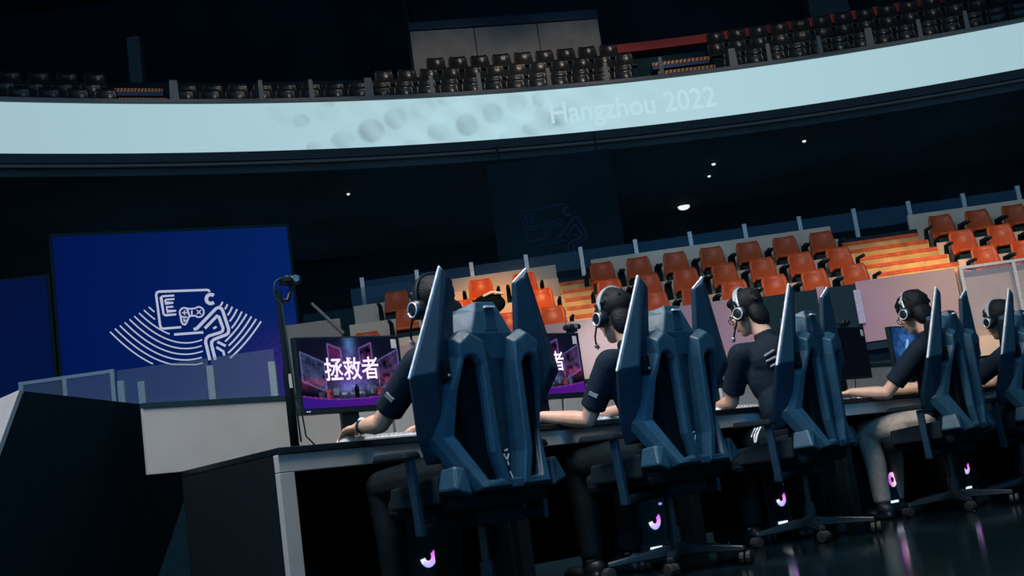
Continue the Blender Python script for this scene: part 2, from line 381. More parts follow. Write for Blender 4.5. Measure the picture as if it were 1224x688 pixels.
def make_seat(name, shell, label, group, sw=.47, sh=.50, dz=0.0):
    t = thing(name, label, 'seat', (0, 0, 0), 0, group)
    bb = seat_back(sw, sw-.04, sh, 0.10, 0.03); bb.xform(Matrix.Translation((0, 0, 0.36-dz))); bb.build('backrest', shell, t, smooth=True)
    p = MB(); p.hexa([(-sw/2+.02,-.40,.36),(sw/2-.02,-.40,.36),(sw/2-.01,-.06,.33),(-sw/2+.01,-.06,.33),(-sw/2+.03,-.41,.40),(sw/2-.03,-.41,.40),(sw/2-.01,-.05,.38),(-sw/2+.01,-.05,.38)])
    p.xform(Matrix.Translation((0, 0, -dz))); p.build('seat_pan', shell, t, bevel=0.015)
    s = MB(); s.box(-sw/2+.02, sw/2-.02, -.34, -.02, 0, .33-dz); s.build('pedestal', M['black'], t, bevel=0.01)
    return t
proto_d = make_seat('arena_seat', M['darkseat'], 'dark seat', 'dark seats of the upper tier', .50, .52)
used_d = [False]
STL = (-7.40, -6.5); STR = (4.25, 5.6)
def put_dark(x, k, label):
    o = proto_d if not used_d[0] else copy_tree(proto_d); used_d[0] = True
    p = CURVE(x, ROWO[k]); o.location = (p.x, p.y, ROWZ[k] - 0.62)
    d = CURVE(x+0.1) - CURVE(x-0.1); o.rotation_euler = (0, 0, math.atan2(d.y, d.x)); o['label'] = label
rown = ['front', 'second', 'third', 'fourth', 'fifth']
def block(x0, x1, rows, ref, side, step=0.505):
    for k in rows:
        n = int((x1-x0)/step) + 1; off = 0.18*(k % 2)
        for i in range(n):
            x = (x0 + off + i*step) if side == 'right' else (x1 - off - i*step)
            if side == 'left' and x < -10.2: continue
            put_dark(x, k, f'dark seat in the {rown[k]} row, {ORD[i+1]} to the {side} of {ref}')
LS, RS = 'the left striped upper stair', 'the right striped upper stair'
block(-10.4, -7.65, (0, 1, 2), LS, 'left')
block(-6.2, 3.85, (0, 1), LS, 'right')
for k, x0 in ((2, -2.6), (3, -1.0)):
    n = int((3.85-x0)/0.505)
    for i in range(n): put_dark(3.80 - 0.18*(k % 2) - i*0.505, k, f'dark seat in the {rown[k]} row, {ORD[i+1]} to the left of {RS}')
block(6.0, 12.9, (0, 1, 2, 3), RS, 'right')
# striped steps in the two stairs
def hazard_stair(name, x0, x1, label, z0):
    t = thing(name, label, 'stairs')
    n = 14
    for k, (off, z) in enumerate(((0.8, z0), (1.3, z0+0.40))):
        b = MB(); a = CURVE(x0, off); c = CURVE(x1, off); d = (c-a)
        q = lambda s, dz, dy=0.0: (a + d*s + Vector((0, dy, z+dz)))
        b.hexa([q(0,-.16), q(1,-.16), q(1,-.16,.5), q(0,-.16,.5), q(0,0), q(1,0), q(1,0,.5), q(0,0,.5)])
        st = b.build('step', M['hazard_b'], t)
        h = MB(); h.hexa([q(0,-.07,-.07), q(1,-.07,-.07), q(1,.07,-.07), q(0,.07,-.07), q(0,0,-.07), q(1,0,-.07), q(1,.0,.07), q(0,.0,.07)])
        h.v = [tuple(w) for w in (q(0,-.075,-.012), q(1,-.075,-.012), q(1,-.075,.05), q(0,-.075,.05), q(0,.006,-.012), q(1,.006,-.012), q(1,.006,.05), q(0,.006,.05))]
        h.build('nosing', M['hazard_o'], st)
        g = MB()
        for i in range(n):
            s0 = (i+0.2)/n; s1 = s0 + 0.30/n; sk = 0.30/n
            g.hexa([q(s0,-.072,-.018), q(s1,-.072,-.018), q(s1,-.072,-.011), q(s0,-.072,-.011), q(s0+sk,.003,-.018), q(s1+sk,.003,-.018), q(s1+sk,.003,-.011), q(s0+sk,.003,-.011)])
        g.build('warning_stripe', M['black'], st)['kind'] = 'stuff'
    return t
hazard_stair('striped_stair', STL[0], STL[1], 'upper tier stair with orange and black striped nosings near the dark left seats', 10.02)
hazard_stair('striped_stair', STR[0], STR[1], 'upper tier stair with pale orange striped nosings below the red parapet', 10.06)
# parapet railing posts
rl = thing('parapet_railing', 'row of flat rail posts standing on the balcony front', 'railing')
PX = [-6.45, -4.75, -3.72, -2.5, -1.12, -0.05, 1.55, 2.9, 4.2, 5.9, 6.75, 7.95, 9.1, 10.25, 11.3]
for x in PX:
    p = CURVE(x, 0.2); d = CURVE(x+.1) - CURVE(x-.1); mx = Matrix.Translation((p.x, p.y, 9.70)) @ Matrix.Rotation(math.atan2(d.y, d.x), 4, 'Z')
    w = 0.10 if x in (-6.45, -2.5, 5.9, 9.1) else 0.055
    MB().hexa([(-w,-.03,0),(w,-.03,0),(w,.03,0),(-w,.03,0),(-w*.8,-.03,.50),(w*.8,-.03,.50),(w*.8,.03,.50),(-w*.8,.03,.50)]).xform(mx).build('post', M['rail'], rl, bevel=0.008)
# beige wall boards, columns and red parapet behind the upper seats
wb = thing('beige_wall_panelling', 'beige board wall behind the upper seats with a dim blue top edge', 'wall panel')
ws = [(-1.72, 30.75), (-0.05, 31.1), (1.62, 31.42), (3.27, 31.7)]
for i in range(3):
    (xa, ya), (xb, yb) = ws[i], ws[i+1]
    MB().hexa([(xa+.01,ya,10.9),(xb-.01,yb,10.9),(xb-.01,yb+.1,10.9),(xa+.01,ya+.1,10.9),(xa+.01,ya,12.78),(xb-.01,yb,12.78),(xb-.01,yb+.1,12.78),(xa+.01,ya+.1,12.78)]).build('panel', M['concrete'], wb, bevel=0.006)
MB().hexa([(-1.72,30.73,12.80),(3.27,31.68,12.80),(3.27,31.9,12.80),(-1.72,30.95,12.80),(-1.72,30.73,13.02),(3.27,31.68,13.05),(3.27,31.9,13.05),(-1.72,30.95,13.02)]).build('top_band', mat('wall_top_band', (0.03, 0.06, 0.09), 0.8), wb)
MB().box(-1.80, -1.70, 31.0, 35.6, 10.5, 14.0).build('return_board', M['hall'], wb)
rp = sweep([(4.5, 11.98), (4.5, 12.22), (4.7, 12.22), (4.7, 11.98)], 20, 3.5, 15.0).build('red_parapet', M['red'])
tag(rp, 'long red parapet strip above the right upper seats', 'parapet')
struct(MB().box(-8.32, -8.02, 28.2, 28.5, 9.0, 12.6).build('column_left', M['column']))
struct(MB().box(9.48, 10.6, 33.8, 34.4, 8.3, 17.0).build('column_right', M['column']))

# soffit downlights
for x, y, w, lab in ((5.15, 34.6, 0.17, 'bright downlight in the soffit above the orange seats'), (5.40, 30.2, 0.05, 'small upper downlight of the close pair under the ribbon'), (5.45, 31.4, 0.04, 'small lower downlight of the close pair under the ribbon'), (-3.48, 28.2, 0.035, 'tiny lone downlight under the ribbon on its left half'), (7.47, 29.2, 0.045, 'tiny downlight close beneath the right part of the ribbon')):
    t = thing('downlight', lab, 'downlight', (x, y, 8.05), 0, 'soffit downlights')
    MB().tube([(0,0,0.0),(0,0,-0.03)], w*1.25, 12, caps=False).build('rim', M['blackp'], t)
    MB().tube([(0,0,-0.02),(0,0,-0.05)], w, 12, flat=0.5).build('lens', M['down'], t, smooth=True)

# ------------------------------------------------------------------ lower stand
TY = [18.55, 19.35, 20.15, 20.95]; TZ = [2.75, 3.18, 3.62, 4.06]
AISL, AISR = (0.80, 1.42), (5.62, 6.98)
st = thing('lower_stand', 'tiered lower stand with pale risers carrying the orange seats', 'stand')
for k in range(3):
    for a, bx in ((-2.72, AISL[0]), (AISL[1], AISR[0]), (AISR[1], 12.0)):
        MB().box(a, bx, TY[k], TY[k+1], 0.4, TZ[k]).build('tier', M['black'], st)
        MB().box(a, bx, TY[k+1]-0.02, TY[k+1], TZ[k], TZ[k+1]+0.02).build('riser_board', M['riser'], st)
MB().box(-3.6, 12.0, TY[3], 21.75, 0.4, 4.06).build('tier', M['black'], st)
MB().box(-1.2, AISL[0]+.0, 21.30, 21.36, 4.06, 4.38).build('back_board', M['riser'], st)
MB().box(AISL[1], AISR[0], 21.30, 21.36, 4.06, 4.38).build('back_board', M['riser'], st)
MB().box(AISR[1], 12.0, 21.30, 21.36, 4.06, 4.38).build('back_board', M['riser'], st)
def aisle(x0, x1, label):
    t = thing('aisle_stair', label, 'stairs')
    n = 7; y0, z0 = 18.5, 2.55; dy = 0.40; dz = (3.98-2.55)/n
    for i in range(n):
        s = MB().box(x0, x1, y0+i*dy, y0+(i+1)*dy+.02, 0.5 if i == 0 else z0+(i-1)*dz, z0+(i+1)*dz).build('step', M['step'], t)
        MB().box(x0+.02, x1-.02, y0+i*dy-.012, y0+i*dy+.05, z0+(i+1)*dz-.055, z0+(i+1)*dz+.004).build('nosing', M['nosing'], s)
    return t
aisle(AISL[0], AISL[1], 'orange lit aisle stair between the left and middle orange seats')
aisle(AISR[0], AISR[1], 'orange lit aisle stair at the right end of the middle seat block')

proto_o = make_seat('stadium_seat', M['orange'], 'orange seat', 'orange seats of the lower stand', .43, .42, .20)
for sx in (-1, 1):
    a = MB(); a.tube([(sx*.285, .02, .06), (sx*.285, -.05, .34), (sx*.285, -.36, .33)], [.045, .035, .03], 8)
    a.build('armrest', M['black'], proto_o, smooth=True)
usedo = [False]
def put_orange(x, k, label, dy=0.0):
    o = proto_o if not usedo[0] else copy_tree(proto_o); usedo[0] = True
    o.location = (x, TY[k] + 0.52 + dy, TZ[k]); o.rotation_euler = (0, 0, random.uniform(-.05, .05)); o['label'] = label
rw = ['front', 'middle', 'back']
SP = 0.622
for k in range(3):
    for i in range(7):
        x = 4.97 + 0.30 - i*SP + (0.0, 0.02, 0.0)[k]
        put_orange(x, k, f'orange seat in the {rw[k]} row, {ORD[i+1]} left of the right aisle stair')
    for i in range(6):
        put_orange(7.30 + i*SP, k, f'orange seat in the {rw[k]} row, {ORD[i+1]} right of the right aisle stair')
    for i, x in enumerate(((.56, -.10, -1.05, -2.32), (.44, -.85, -1.72), (.22, -.52, -1.95))[k]):
        put_orange(x, k, f'orange seat in the {rw[k]} row, {ORD[i+1]} left of the left aisle stair')
# rear glass rail
gr = thing('rear_glass_rail', 'dim glass railing with steel posts behind the back row of orange seats', 'railing')
for i in range(13):
    x = -2.60 + i*0.972
    MB().box(x-.035, x+.035, 21.55, 21.60, 4.06, 4.68).build('post', M['steel'], gr)
    if i < 12: MB().box(x+.05, x+.922, 21.57, 21.585, 4.30, 4.62).build('pane', M['glass_d'], gr)
# front barrier wall
bw = thing('barrier_wall', 'pale barrier wall in front of the orange seats, washed purple in places', 'barrier')
for x0, x1 in ((-1.95, 0.70), (0.72, 2.62), (2.64, 3.62), (4.44, 4.56), (5.02, 6.50)):
    MB().box(x0, x1, 18.22, 18.32, 2.02, 2.93).build('panel', M['barrier'], bw, bevel=0.008)
for x0, x1 in ((3.63, 4.43), (4.57, 5.01)): MB().box(x0, x1, 18.24, 18.30, 2.02, 2.90).build('dark_panel', M['black'], bw)
MB().box(-1.95, 6.5, 18.20, 18.34, 1.90, 2.0).build('base_rail', M['black'], bw)
for x in (2.63, 5.01): MB().box(x-.05, x+.05, 18.17, 18.215, 2.3, 2.80).build('post', M['steel'], bw)
MB().box(-3.6, 12.0, 18.40, 18.50, 0.0, 2.0).build('stand_skirt', M['black'], st)
# framed glass fence right of the barrier
gf = thing('framed_glass_fence', 'steel framed glass fence glowing peach right of the barrier wall', 'fence')
for i in range(4):
    x0, x1 = 6.58 + i*0.78, 6.58 + (i+1)*0.78
    MB().box(x0-.02, x0+.03, 18.2, 18.26, 1.9, 2.93).build('post', M['steel'], gf)
    MB().box(x0+.03, x1-.02, 18.2, 18.26, 2.89, 2.93).build('top_bar', M['steel'], gf)
    MB().box(x0+.03, x1-.02, 18.225, 18.24, 2.0, 2.89).build('pane', M['glass'], gf)
MB().box(6.56, 9.7, 18.36, 18.39, 1.6, 2.86).build('backing_board', M['riser'], gf)
# dim emblem on a dark panel behind the rear rail
def emblem_strokes(P, wscale, arcs=True):
    """list of strokes (points in plane coords, width); P maps drawing units to the plane"""
    out = []
    A = lambda pts, w: out.append(([P(*p) for p in pts], w*wscale))
    A([(540,352),(415,362),(402,355),(396,335),(370,130),(374,114),(388,107),(715,95),(728,97),(737,108)], 14)
    A([(492,134),(412,139),(403,147),(420,262),(430,270),(506,264)], 12)
    A([(494,158),(434,163),(431,170),(436,187),(486,184)], 11)
    A([(486,211),(440,214),(446,243),(506,239)], 11)
    A(arc(744,158,31,31,48,312), 22)
    A(arc(562,252,33,33,60,300,18) + [(600,283),(590,275)], 10)
    A(arc(661,248,35,35,-125,130,18), 10)
    A([(578,223),(600,226),(640,222)], 10); A([(592,275),(640,273)], 10)
    A([(536,272),(540,310),(552,332),(566,334),(578,318),(592,282)], 11); A([(556,296),(562,312),(572,300)], 9)
    A([(562,236),(562,270)], 7); A([(545,253),(580,253)], 7)
    A([(647,234),(676,263)], 7); A([(676,234),(647,263)], 7); A([(613,236),(613,268)], 9)
    A([(626,368),(648,360),(780,224),(800,216),(818,224),(828,242),(870,368),(866,392),(850,404),(765,436),(750,452),(750,475),(776,574)], 19)
    A([(703,360),(790,272),(800,280),(830,360),(826,378),(812,388),(730,412),(712,428),(708,455),(738,576)], 18)
    A([(762,362),(784,348)], 13)
    A([(790,452),(848,480)], 16); A([(783,488),(832,518),(838,545)], 15)
    A([(492,402),(692,387)], 15)
    if arcs:
        for i in range(9):
            Lp = (320-32*i, 213+21.3*i); Rp = (826+34*i, 178+16.8*i); bm = (592, 343+38.5*i)
            c = (2*bm[0]-.5*(Lp[0]+Rp[0]), 2*bm[1]-.5*(Lp[1]+Rp[1]))
            pts = [((1-q)**2*Lp[0]+2*q*(1-q)*c[0]+q*q*Rp[0], (1-q)**2*Lp[1]+2*q*(1-q)*c[1]+q*q*Rp[1]) for q in [j/60 for j in range(61)]]
            xa = 362 if i == 0 else 372 if i == 1 else 468 if i == 2 else 690
            lf = [p for p in pts if p[0] <= xa and p[1] <= 607]; A(lf, 8)
            E_ = ((810,207),(843,228),(862,270),(876,312),(890,358),(845,450),(870,478),(865,528),(880,562))[i]
            mx, my = (Rp[0]+E_[0])/2, (Rp[1]+E_[1])/2; dx, dy = E_[0]-Rp[0], E_[1]-Rp[1]
            cc = (mx + dy*.07, my - dx*.07)
            A([((1-q)**2*Rp[0]+2*q*(1-q)*cc[0]+q*q*E_[0], (1-q)**2*Rp[1]+2*q*(1-q)*cc[1]+q*q*E_[1]) for q in [j/14 for j in range(15)]], 11)
    return out
dp = thing('dark_emblem_banner', 'very dim blue line emblem on a black banner hung below the balcony', 'banner')
MB().box(-0.2, 2.6, 27.0, 27.03, 4.9, 7.9).build('cloth', M['hall'], dp)
for x in (0.1, 2.3): MB().box(x-.02, x+.02, 27.005, 27.025, 7.9, 8.32).build('hanging_strap', M['black'], dp)
eb = MB()
for pts, w in emblem_strokes(lambda x, y: (0.42 + (x-370)*0.00276, 6.77 - (y-95)*0.00276), 0.00276, arcs=False):
    ribbon_stroke(eb, pts, w, y=26.995, d=0.004)
eb.build('emblem', M['logo_dim'], dp)
# dark bag on a seat
bg_ = thing('camera_bag', 'black bag with a painted top highlight on a seat right of the left headset player', 'bag', (-0.40, 19.35, 3.36))
MB().ell((0,0,.17), (.27,.14,.17)).build('body', M['pit'], bg_, smooth=True)
MB().tube([(-.05,-.12,.30),(.08,-.14,.34),(.25,-.10,.30)], .022, 8).build('top_highlight', M['white'], bg_, smooth=True)  # white tube stands in for the highlight along the bag's top
# left end: dark ramp handrail and beige ledge
hr = MB().tube([(-3.08,18.9,3.85),(-2.66,18.9,3.34)], .024, 8).build('sloping_handrail', M['rail'], None, smooth=True)
tag(hr, 'pale sloping handrail at the left end of the lower stand', 'handrail')
lw = MB().box(-3.55, -2.70, 18.95, 19.05, 2.0, 3.58).build('ledge_board', M['concrete']); tag(lw, 'beige ledge board just right of the blue screen', 'board')
pn = MB().box(-2.75, -1.70, 21.0, 21.05, 4.06, 4.40).build('dim_glass_panel', M['glass_d']); tag(pn, 'dim blue glass panel above the leftmost orange seats', 'panel')

# ------------------------------------------------------------------ big blue LED screens at the left
P1 = Vector((-7.42, 20.0, 0)); P2 = Vector((-3.81, 21.5, 0)); SD = (P2-P1).normalized(); SL = (P2-P1).length
RZ = math.atan2(SD.y, SD.x)
bs = thing('blue_led_screen', 'large blue LED screen with white esports emblem', 'led screen', P1, RZ)
MB().box(-.05, SL+.05, 0.02, 0.2, 1.9, 5.83).build('cabinet', M['black'], bs)
sx, sy = 100, 80
o = grid_mb(lambda s, t: (s*SL, 0.0, 1.95 + 3.82*t), sx, sy).build('display', M['screen'], bs)
def blue(s, t):
    g = 0.75 + 0.35*s - 0.1*np.abs(t-.6)
    c = np.stack([0.0012*g, 0.010*g + .004*s, 0.105*g], 1)
    d = np.exp(-((s-.95)/.18)**2 - ((t-.36)/.14)**2); dots = (np.sin(s*150)*np.sin(t*150) > .0) * .5 + .5
    c += (d*dots)[:, None] * np.array([0.030, 0.002, 0.05])
    c += np.exp(-((t-.12)/.12)**2)[:, None] * np.array([0.010, 0.018, 0.04])
    return c
screen_colors(o, blue, sx, sy)
eb = MB()
def PM(x, y):
    a, c = x/1147., y/688.
    s0 = .709 + (3.486-.709)*a; s1 = .580 + (3.304-.580)*a; z0 = 5.063 + (4.892-5.063)*a; z1 = 3.381 + (3.133-3.381)*a
    return (s0 + (s1-s0)*c, z0 + (z1-z0)*c)
for pts, w in emblem_strokes(PM, 0.00265): ribbon_stroke(eb, pts, w, y=-0.004, d=0.006)
eb.build('emblem', M['logo'], bs)
s2 = thing('side_led_screen', 'dimmer blue LED screen at the far left edge beside the large one', 'led screen', (-10.2, 19.6, 0), math.radians(8))
MB().box(-.05, 2.72, 0.02, 0.2, 1.9, 5.16).build('cabinet', M['black'], s2)
o = grid_mb(lambda s, t: (s*2.67, 0.0, 1.95 + 3.17*t), 30, 40).build('display', M['screen'], s2)
screen_colors(o, lambda s, t: np.stack([0.001+0.03*np.exp(-((s-.6)/.3)**2-((t-.22)/.1)**2), 0.006+0*s, 0.055-.012*t+0*s], 1), 30, 40)
# glass balustrade in front of the screens
gb = thing('glass_balustrade', 'steel framed glass balustrade in front of the blue screens', 'railing')
Y0 = 18.2
for x0, x1 in ((-7.38, -6.74), (-6.72, -6.02)):
    MB().box(x0, x1, Y0, Y0+.04, 3.12, 3.17).build('top_bar', M['steel'], gb); MB().box(x0+.02, x1-.02, Y0+.01, Y0+.03, 2.0, 3.12).build('pane', M['glass'], gb)
for x in (-7.38, -6.73, -6.02): MB().box(x-.03, x+.03, Y0-.01, Y0+.05, 1.6, 3.17).build('post', M['steel'], gb)
for x0, x1 in ((-5.95, -4.60), (-4.55, -3.62)): MB().box(x0, x1, Y0, Y0+.03, 2.42, 3.14).build('pane', M['glass'], gb)
MB().box(-5.95, -3.62, Y0-.02, Y0+.05, 2.40, 2.45).build('base_rail', M['steel'], gb)
for x, h in ((-5.90, 2.98), (-5.60, 2.93), (-4.57, 3.02), (-3.66, 2.95)): MB().box(x-.05, x+.05, Y0-.03, Y0+.06, 2.42, h).build('post', M['steel'], gb)
MB().box(-8.2, -3.60, Y0-.05, Y0+.1, 0.0, 2.40).build('base_wall', M['black'], gb)

# ------------------------------------------------------------------ stage: desks
def desk(u0, u1, label, first=False):
    t = thing('gaming_desk', label, 'desk', W(u0, 0), TH, 'gaming desks in one row')
    w = u1-u0
    MB().box(0, w, 0, .86, .725, .752).build('tabletop', M['blackp'], t, bevel=0.003)
    MB().box(.0, w, .012, .05, .652, .724).build('apron', M['grey'], t, bevel=0.003)
    MB().box(0, .068, .012, .05, 0, .651).build('leg', M['grey' if first else 'cushion'], t, bevel=0.003)  # legs past the first desk are near-black, standing in for shade
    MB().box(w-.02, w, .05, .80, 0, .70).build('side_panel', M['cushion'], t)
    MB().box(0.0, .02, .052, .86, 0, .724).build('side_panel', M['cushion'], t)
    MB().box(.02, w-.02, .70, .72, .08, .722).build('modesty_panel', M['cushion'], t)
    x0 = -.155 if first else .004
    MB().box(x0, w-.004, .862, .885, .752 if not first else .750, 1.045).build('privacy_screen', M['grey'], t, bevel=0.002)
    MB().box(x0, w-.004, .858, .889, 1.045, 1.068).build('screen_cap', M['black'], t)
    return t
DESKS = [(0.0, 1.19), (1.2, 2.39), (2.4, 3.6), (3.82, 5.02), (5.03, 6.25)]
DL = ['black gaming desk with a grey end leg, nearest in the row, under the camera pole', 'black gaming desk before the second player from the camera pole', 'black gaming desk of the player with striped trousers', 'black gaming desk of the player in beige trousers', 'black gaming desk at the far right end of the row']
for i, (a, c) in enumerate(DESKS): desk(a, c, DL[i], i == 0)

# monitors
LAT = np.random.RandomState(3).rand(4, 64, 64)
def vnoise(s, t, f, k=0):
    x = s*f; y = t*f*.56; i = np.floor(x).astype(int); j = np.floor(y).astype(int); a = x-i; b = y-j; a = a*a*(3-2*a); b = b*b*(3-2*b)
    g = LAT[k]; q = lambda m, n: g[m % 64, n % 64]
    return ((q(i,j)*(1-a)+q(i+1,j)*a)*(1-b) + (q(i,j+1)*(1-a)+q(i+1,j+1)*a)*b)*2-1
def shared_picture(s, t):
    x = (s-.5)*1.77; y = t-.5
    r = np.hypot(x, y+.02); n1 = vnoise(s, t, 13)*.7+vnoise(s, t, 29, 1)*.6; n2 = vnoise(s, t, 37, 2)*.8+vnoise(s, t, 60, 3)*.6
    c = np.zeros((len(s), 3)) + np.array([0.004, 0.005, 0.016])
    c += (np.exp(-(r/.30)**2)*(.7+.3*n1))[:, None] * np.array([0.13, 0.05, 0.33])
    c += (np.exp(-((y+.28)/.14)**2-(x/.32)**2)*(.7+.5*n2))[:, None] * np.array([0.10, 0.17, 0.38])
    c += (np.exp(-(x/.085)**2)*np.clip((y-.08)/.35, 0, 1)*(.8+.4*n1))[:, None] * np.array([0.05, 0.16, 0.33])
    def quad(cx, cy, w, h, sk, col, amt=1.0):
        yy = y - cy - sk*(x-cx); m = (np.abs(x-cx) < w) & (np.abs(yy) < h)
        e = (np.abs(np.abs(x-cx)-w) < .012) & (np.abs(yy) < h) | (np.abs(np.abs(yy)-h) < .012) & (np.abs(x-cx) < w)
        c[m] = c[m]*.5 + (np.array(col)*(.6+.5*n1+.4*n2)[:, None])[m]*amt
        c[e] += np.array([0.06, 0.07, 0.20])
    quad(-.66, .02, .19, .21, -.42, (0.03, 0.045, 0.11)); quad(.66, .02, .19, .21, .42, (0.06, 0.03, 0.09))
    quad(-.27, .26, .115, .12, -.35, (0.10, 0.012, 0.07)); quad(.27, .26, .115, .12, .35, (0.12, 0.012, 0.08))
    m = np.exp(-((y+.14)/.07)**2)*np.clip((np.abs(x)-.36)/.2, 0, 1); c += (m*(.6+.6*n2))[:, None]*np.array([0.16, 0.015, 0.05])
    lo = np.clip((-.20-y)/.1, 0, 1)*np.clip(1-np.abs(x)*.6, 0, 1); c *= (1-.72*np.clip((-.24-y)/.08, 0, 1))[:, None]
    for cx, cy, col in ((-.43,-.30,(.35,.05,.08)),(-.31,-.27,(.14,.17,.24)),(-.17,-.315,(.4,.35,.55)),(-.02,-.315,(.4,.35,.55)),(.13,-.31,(.4,.35,.55)),(.34,-.27,(.16,.2,.3)),(.45,-.29,(.3,.06,.12)),(.57,-.31,(.08,.09,.15)),(-.56,-.33,(.06,.06,.12))):
        h = .06 if abs(cx) > .2 else .018
        mm = (np.abs(x-cx) < .048) & (np.abs(y-cy) < h); c[mm] = np.array(col)*(.55+.4*n2[mm])[:, None]
    man = ((np.abs(x-.05) < .04) & (y > -.37) & (y < -.22)) | (np.hypot(x-.05, y+.20) < .022); c[man] = (.002, .003, .006)
    band = y < (-.40 + .075*(x/.885)**2); c[band] = np.stack([0.055+.03*x, 0.008+0*x, 0.21+0*x], 1)[band]
    edge = np.abs(y - (-.395 + .075*(x/.885)**2)) < .008; c[edge] = (.2, .03, .25)
    return c
def blue_picture(s, t):
    x = (s-.5)*1.77; y = t-.5; n = vnoise(s, t, 14)+vnoise(s, t, 33, 1)*.6
    c = np.zeros((len(s), 3)) + np.array([0.003, 0.012, 0.05])
    c += (np.exp(-(np.hypot(x+.3, y*.8)/.45)**2)*(.7+.5*n))[:, None]*np.array([0.04, 0.15, 0.40])
    m = (np.abs(x+.36-.5*y) < .05) & (np.abs(y) < .22); c[m] += np.array([.2, .35, .5]); return c
def dark_picture(s, t): return np.zeros((len(s), 3)) + np.array([0.002, 0.003, 0.006])
MW, MH = 0.585, 0.345
def monitor(u, v, fn, label, text=True, rz=0.0):
    t = thing('gaming_monitor', label, 'monitor', W(u, v, .752), TH + rz, 'gaming monitors on the desks')
    zc = .355
    MB().box(-MW/2, MW/2, 0, .035, zc-MH/2-.012, zc+MH/2).build('casing', M['blackp'], t, bevel=0.004)
    MB().hexa([(-.10,.035,zc-.1),(.10,.035,zc-.1),(.10,.07,zc-.08),(-.10,.07,zc-.08),(-.10,.035,zc+.1),(.10,.035,zc+.1),(.10,.07,zc+.08),(-.10,.07,zc+.08)]).build('rear_housing', M['blackp'], t)
    MB().hexa([(-.05,.05,0.0),(.05,.05,0.0),(.05,.075,0.0),(-.05,.075,0.0),(-.045,.05,zc),(.045,.05,zc),(.045,.075,zc),(-.045,.075,zc)]).build('stand_neck', M['blackp'], t, bevel=0.004)
    MB().box(-.13, .13, -.08, .11, 0, .012).build('stand_foot', M['blackp'], t, bevel=0.004)
    nx, ny = 150, 84; w, h = MW/2-.012, MH/2-.012
    s = grid_mb(lambda a, c: (-w+2*w*a, -.0015, zc+.003-h+2*h*c), nx, ny).build('display', M['screen'], t)
    screen_colors(s, fn, nx, ny)
    MB().box(w-.042, w-.012, -.004, -.002, zc+h-.052, zc+h-.008).build('sticker', M['white'], t)
    if text:
        me = text_mesh('拯救者', 0.082, bold=0.0012)
        a = [v_.co.x for v_ in me.vertices]; c = [v_.co.y for v_ in me.vertices]; k = 0.300/(max(a)-min(a))
        for v_ in me.vertices: v_.co = ((v_.co.x-(max(a)+min(a))/2)*k, -.004, zc+.018+(v_.co.y-(max(c)+min(c))/2)*k*1.1)
        obj_from(me, 'lettering', M['textglow'], s)
    lg = MB()
    for i in range(2): lg.box(-w+.015+i*.012, -w+.020+i*.012, -.002, .001, zc-h-.012, zc-h-.008)
    lg.build('power_light', M['w_led'], t)
    cb = MB().tube([(.03,.06,zc-.14),(.05,.10,.10),(.09,.06,.02),(.14,-.02,.006)], .004, 6); cb.build('cable', M['black'], t, smooth=True)
    MB().tube([(.16,.05,zc-.16),(.15,.07,.06),(.06,-.02,.02),(-.02,-.10,.006)], .0035, 6).build('cable', M['black'], t, smooth=True)
    return t
monitor(.70, .46, shared_picture, 'monitor showing three white Chinese characters on purple, beside the camera pole')
monitor(1.93, .48, shared_picture, 'monitor partly hidden behind the first chair, its purple right edge showing')
monitor(3.10, .48, dark_picture, 'dark monitor hidden behind the second gaming chair', False)
monitor(4.70, .48, dark_picture, 'dark black monitor left of the player in beige trousers', False)
monitor(5.60, .48, blue_picture, 'monitor with bright blue picture behind the arm of the player in beige trousers', False)
# webcams
def webcam(u, v, label):
    wc = thing('webcam', label, 'webcam', W(u, v, 1.285), TH)
    MB().box(-.045, .045, -.03, .03, .012, .042).build('body', M['blackp'], wc, bevel=0.01)
    MB().disc((0,-.034,.027), .012).build('lens', M['chrome'], wc); MB().box(-.02, .02, -.02, .03, -.0, .012).build('clip', M['blackp'], wc)
webcam(4.78, .49, 'small black webcam on the dark monitor before the player in beige trousers')
webcam(2.20, .50, 'small black webcam on the right corner of the half hidden purple monitor')

# camera pole on the first desk
cp = thing('camera_pole', 'tall black pole with a small camera clamped on the desk end', 'camera pole', W(.245, .28, .752), TH)
MB().box(-.06, .06, -.06, .06, 0, .012).build('clamp', M['black'], cp, bevel=0.003)
MB().tube([(0,0,0),(0,0,.36),(0,0,.365),(0,0,.70)], [.019,.019,.014,.014], 10, flat=.2).build('pole', M['pit'], cp, smooth=True)
MB().tube([(0,0,.66),(.035,-.01,.655),(.055,-.015,.70),(.06,-.015,.73)], .010, 8).build('arm', M['blackp'], cp, smooth=True)
cc = MB().box(.015, .10, -.045, .025, .725, .765).build('camera', M['blackp'], cp, bevel=0.012)
MB().tube([(.058,-.045,.745),(.058,-.06,.745)], .016, 10, caps=False).build('lens', M['chrome'], cc)
MB().tube([(.015,0,.755),(-.012,0,.74),(-.022,0,.70),(-.014,0,.66),(0,-.015,.64),(0.01,-.02,.3),(.02,-.02,.04)], .005, 6).build('cable', M['black'], cp, smooth=True)
MB().box(-.006, .012, -.022, -.018, .27, .33).build('tape_label', M['white'], cp)
MB().tube([(.05,0,.18),(.06,0,.06),(.10,-.02,.004)], .004, 6).build('cable', M['black'], cp, smooth=True)

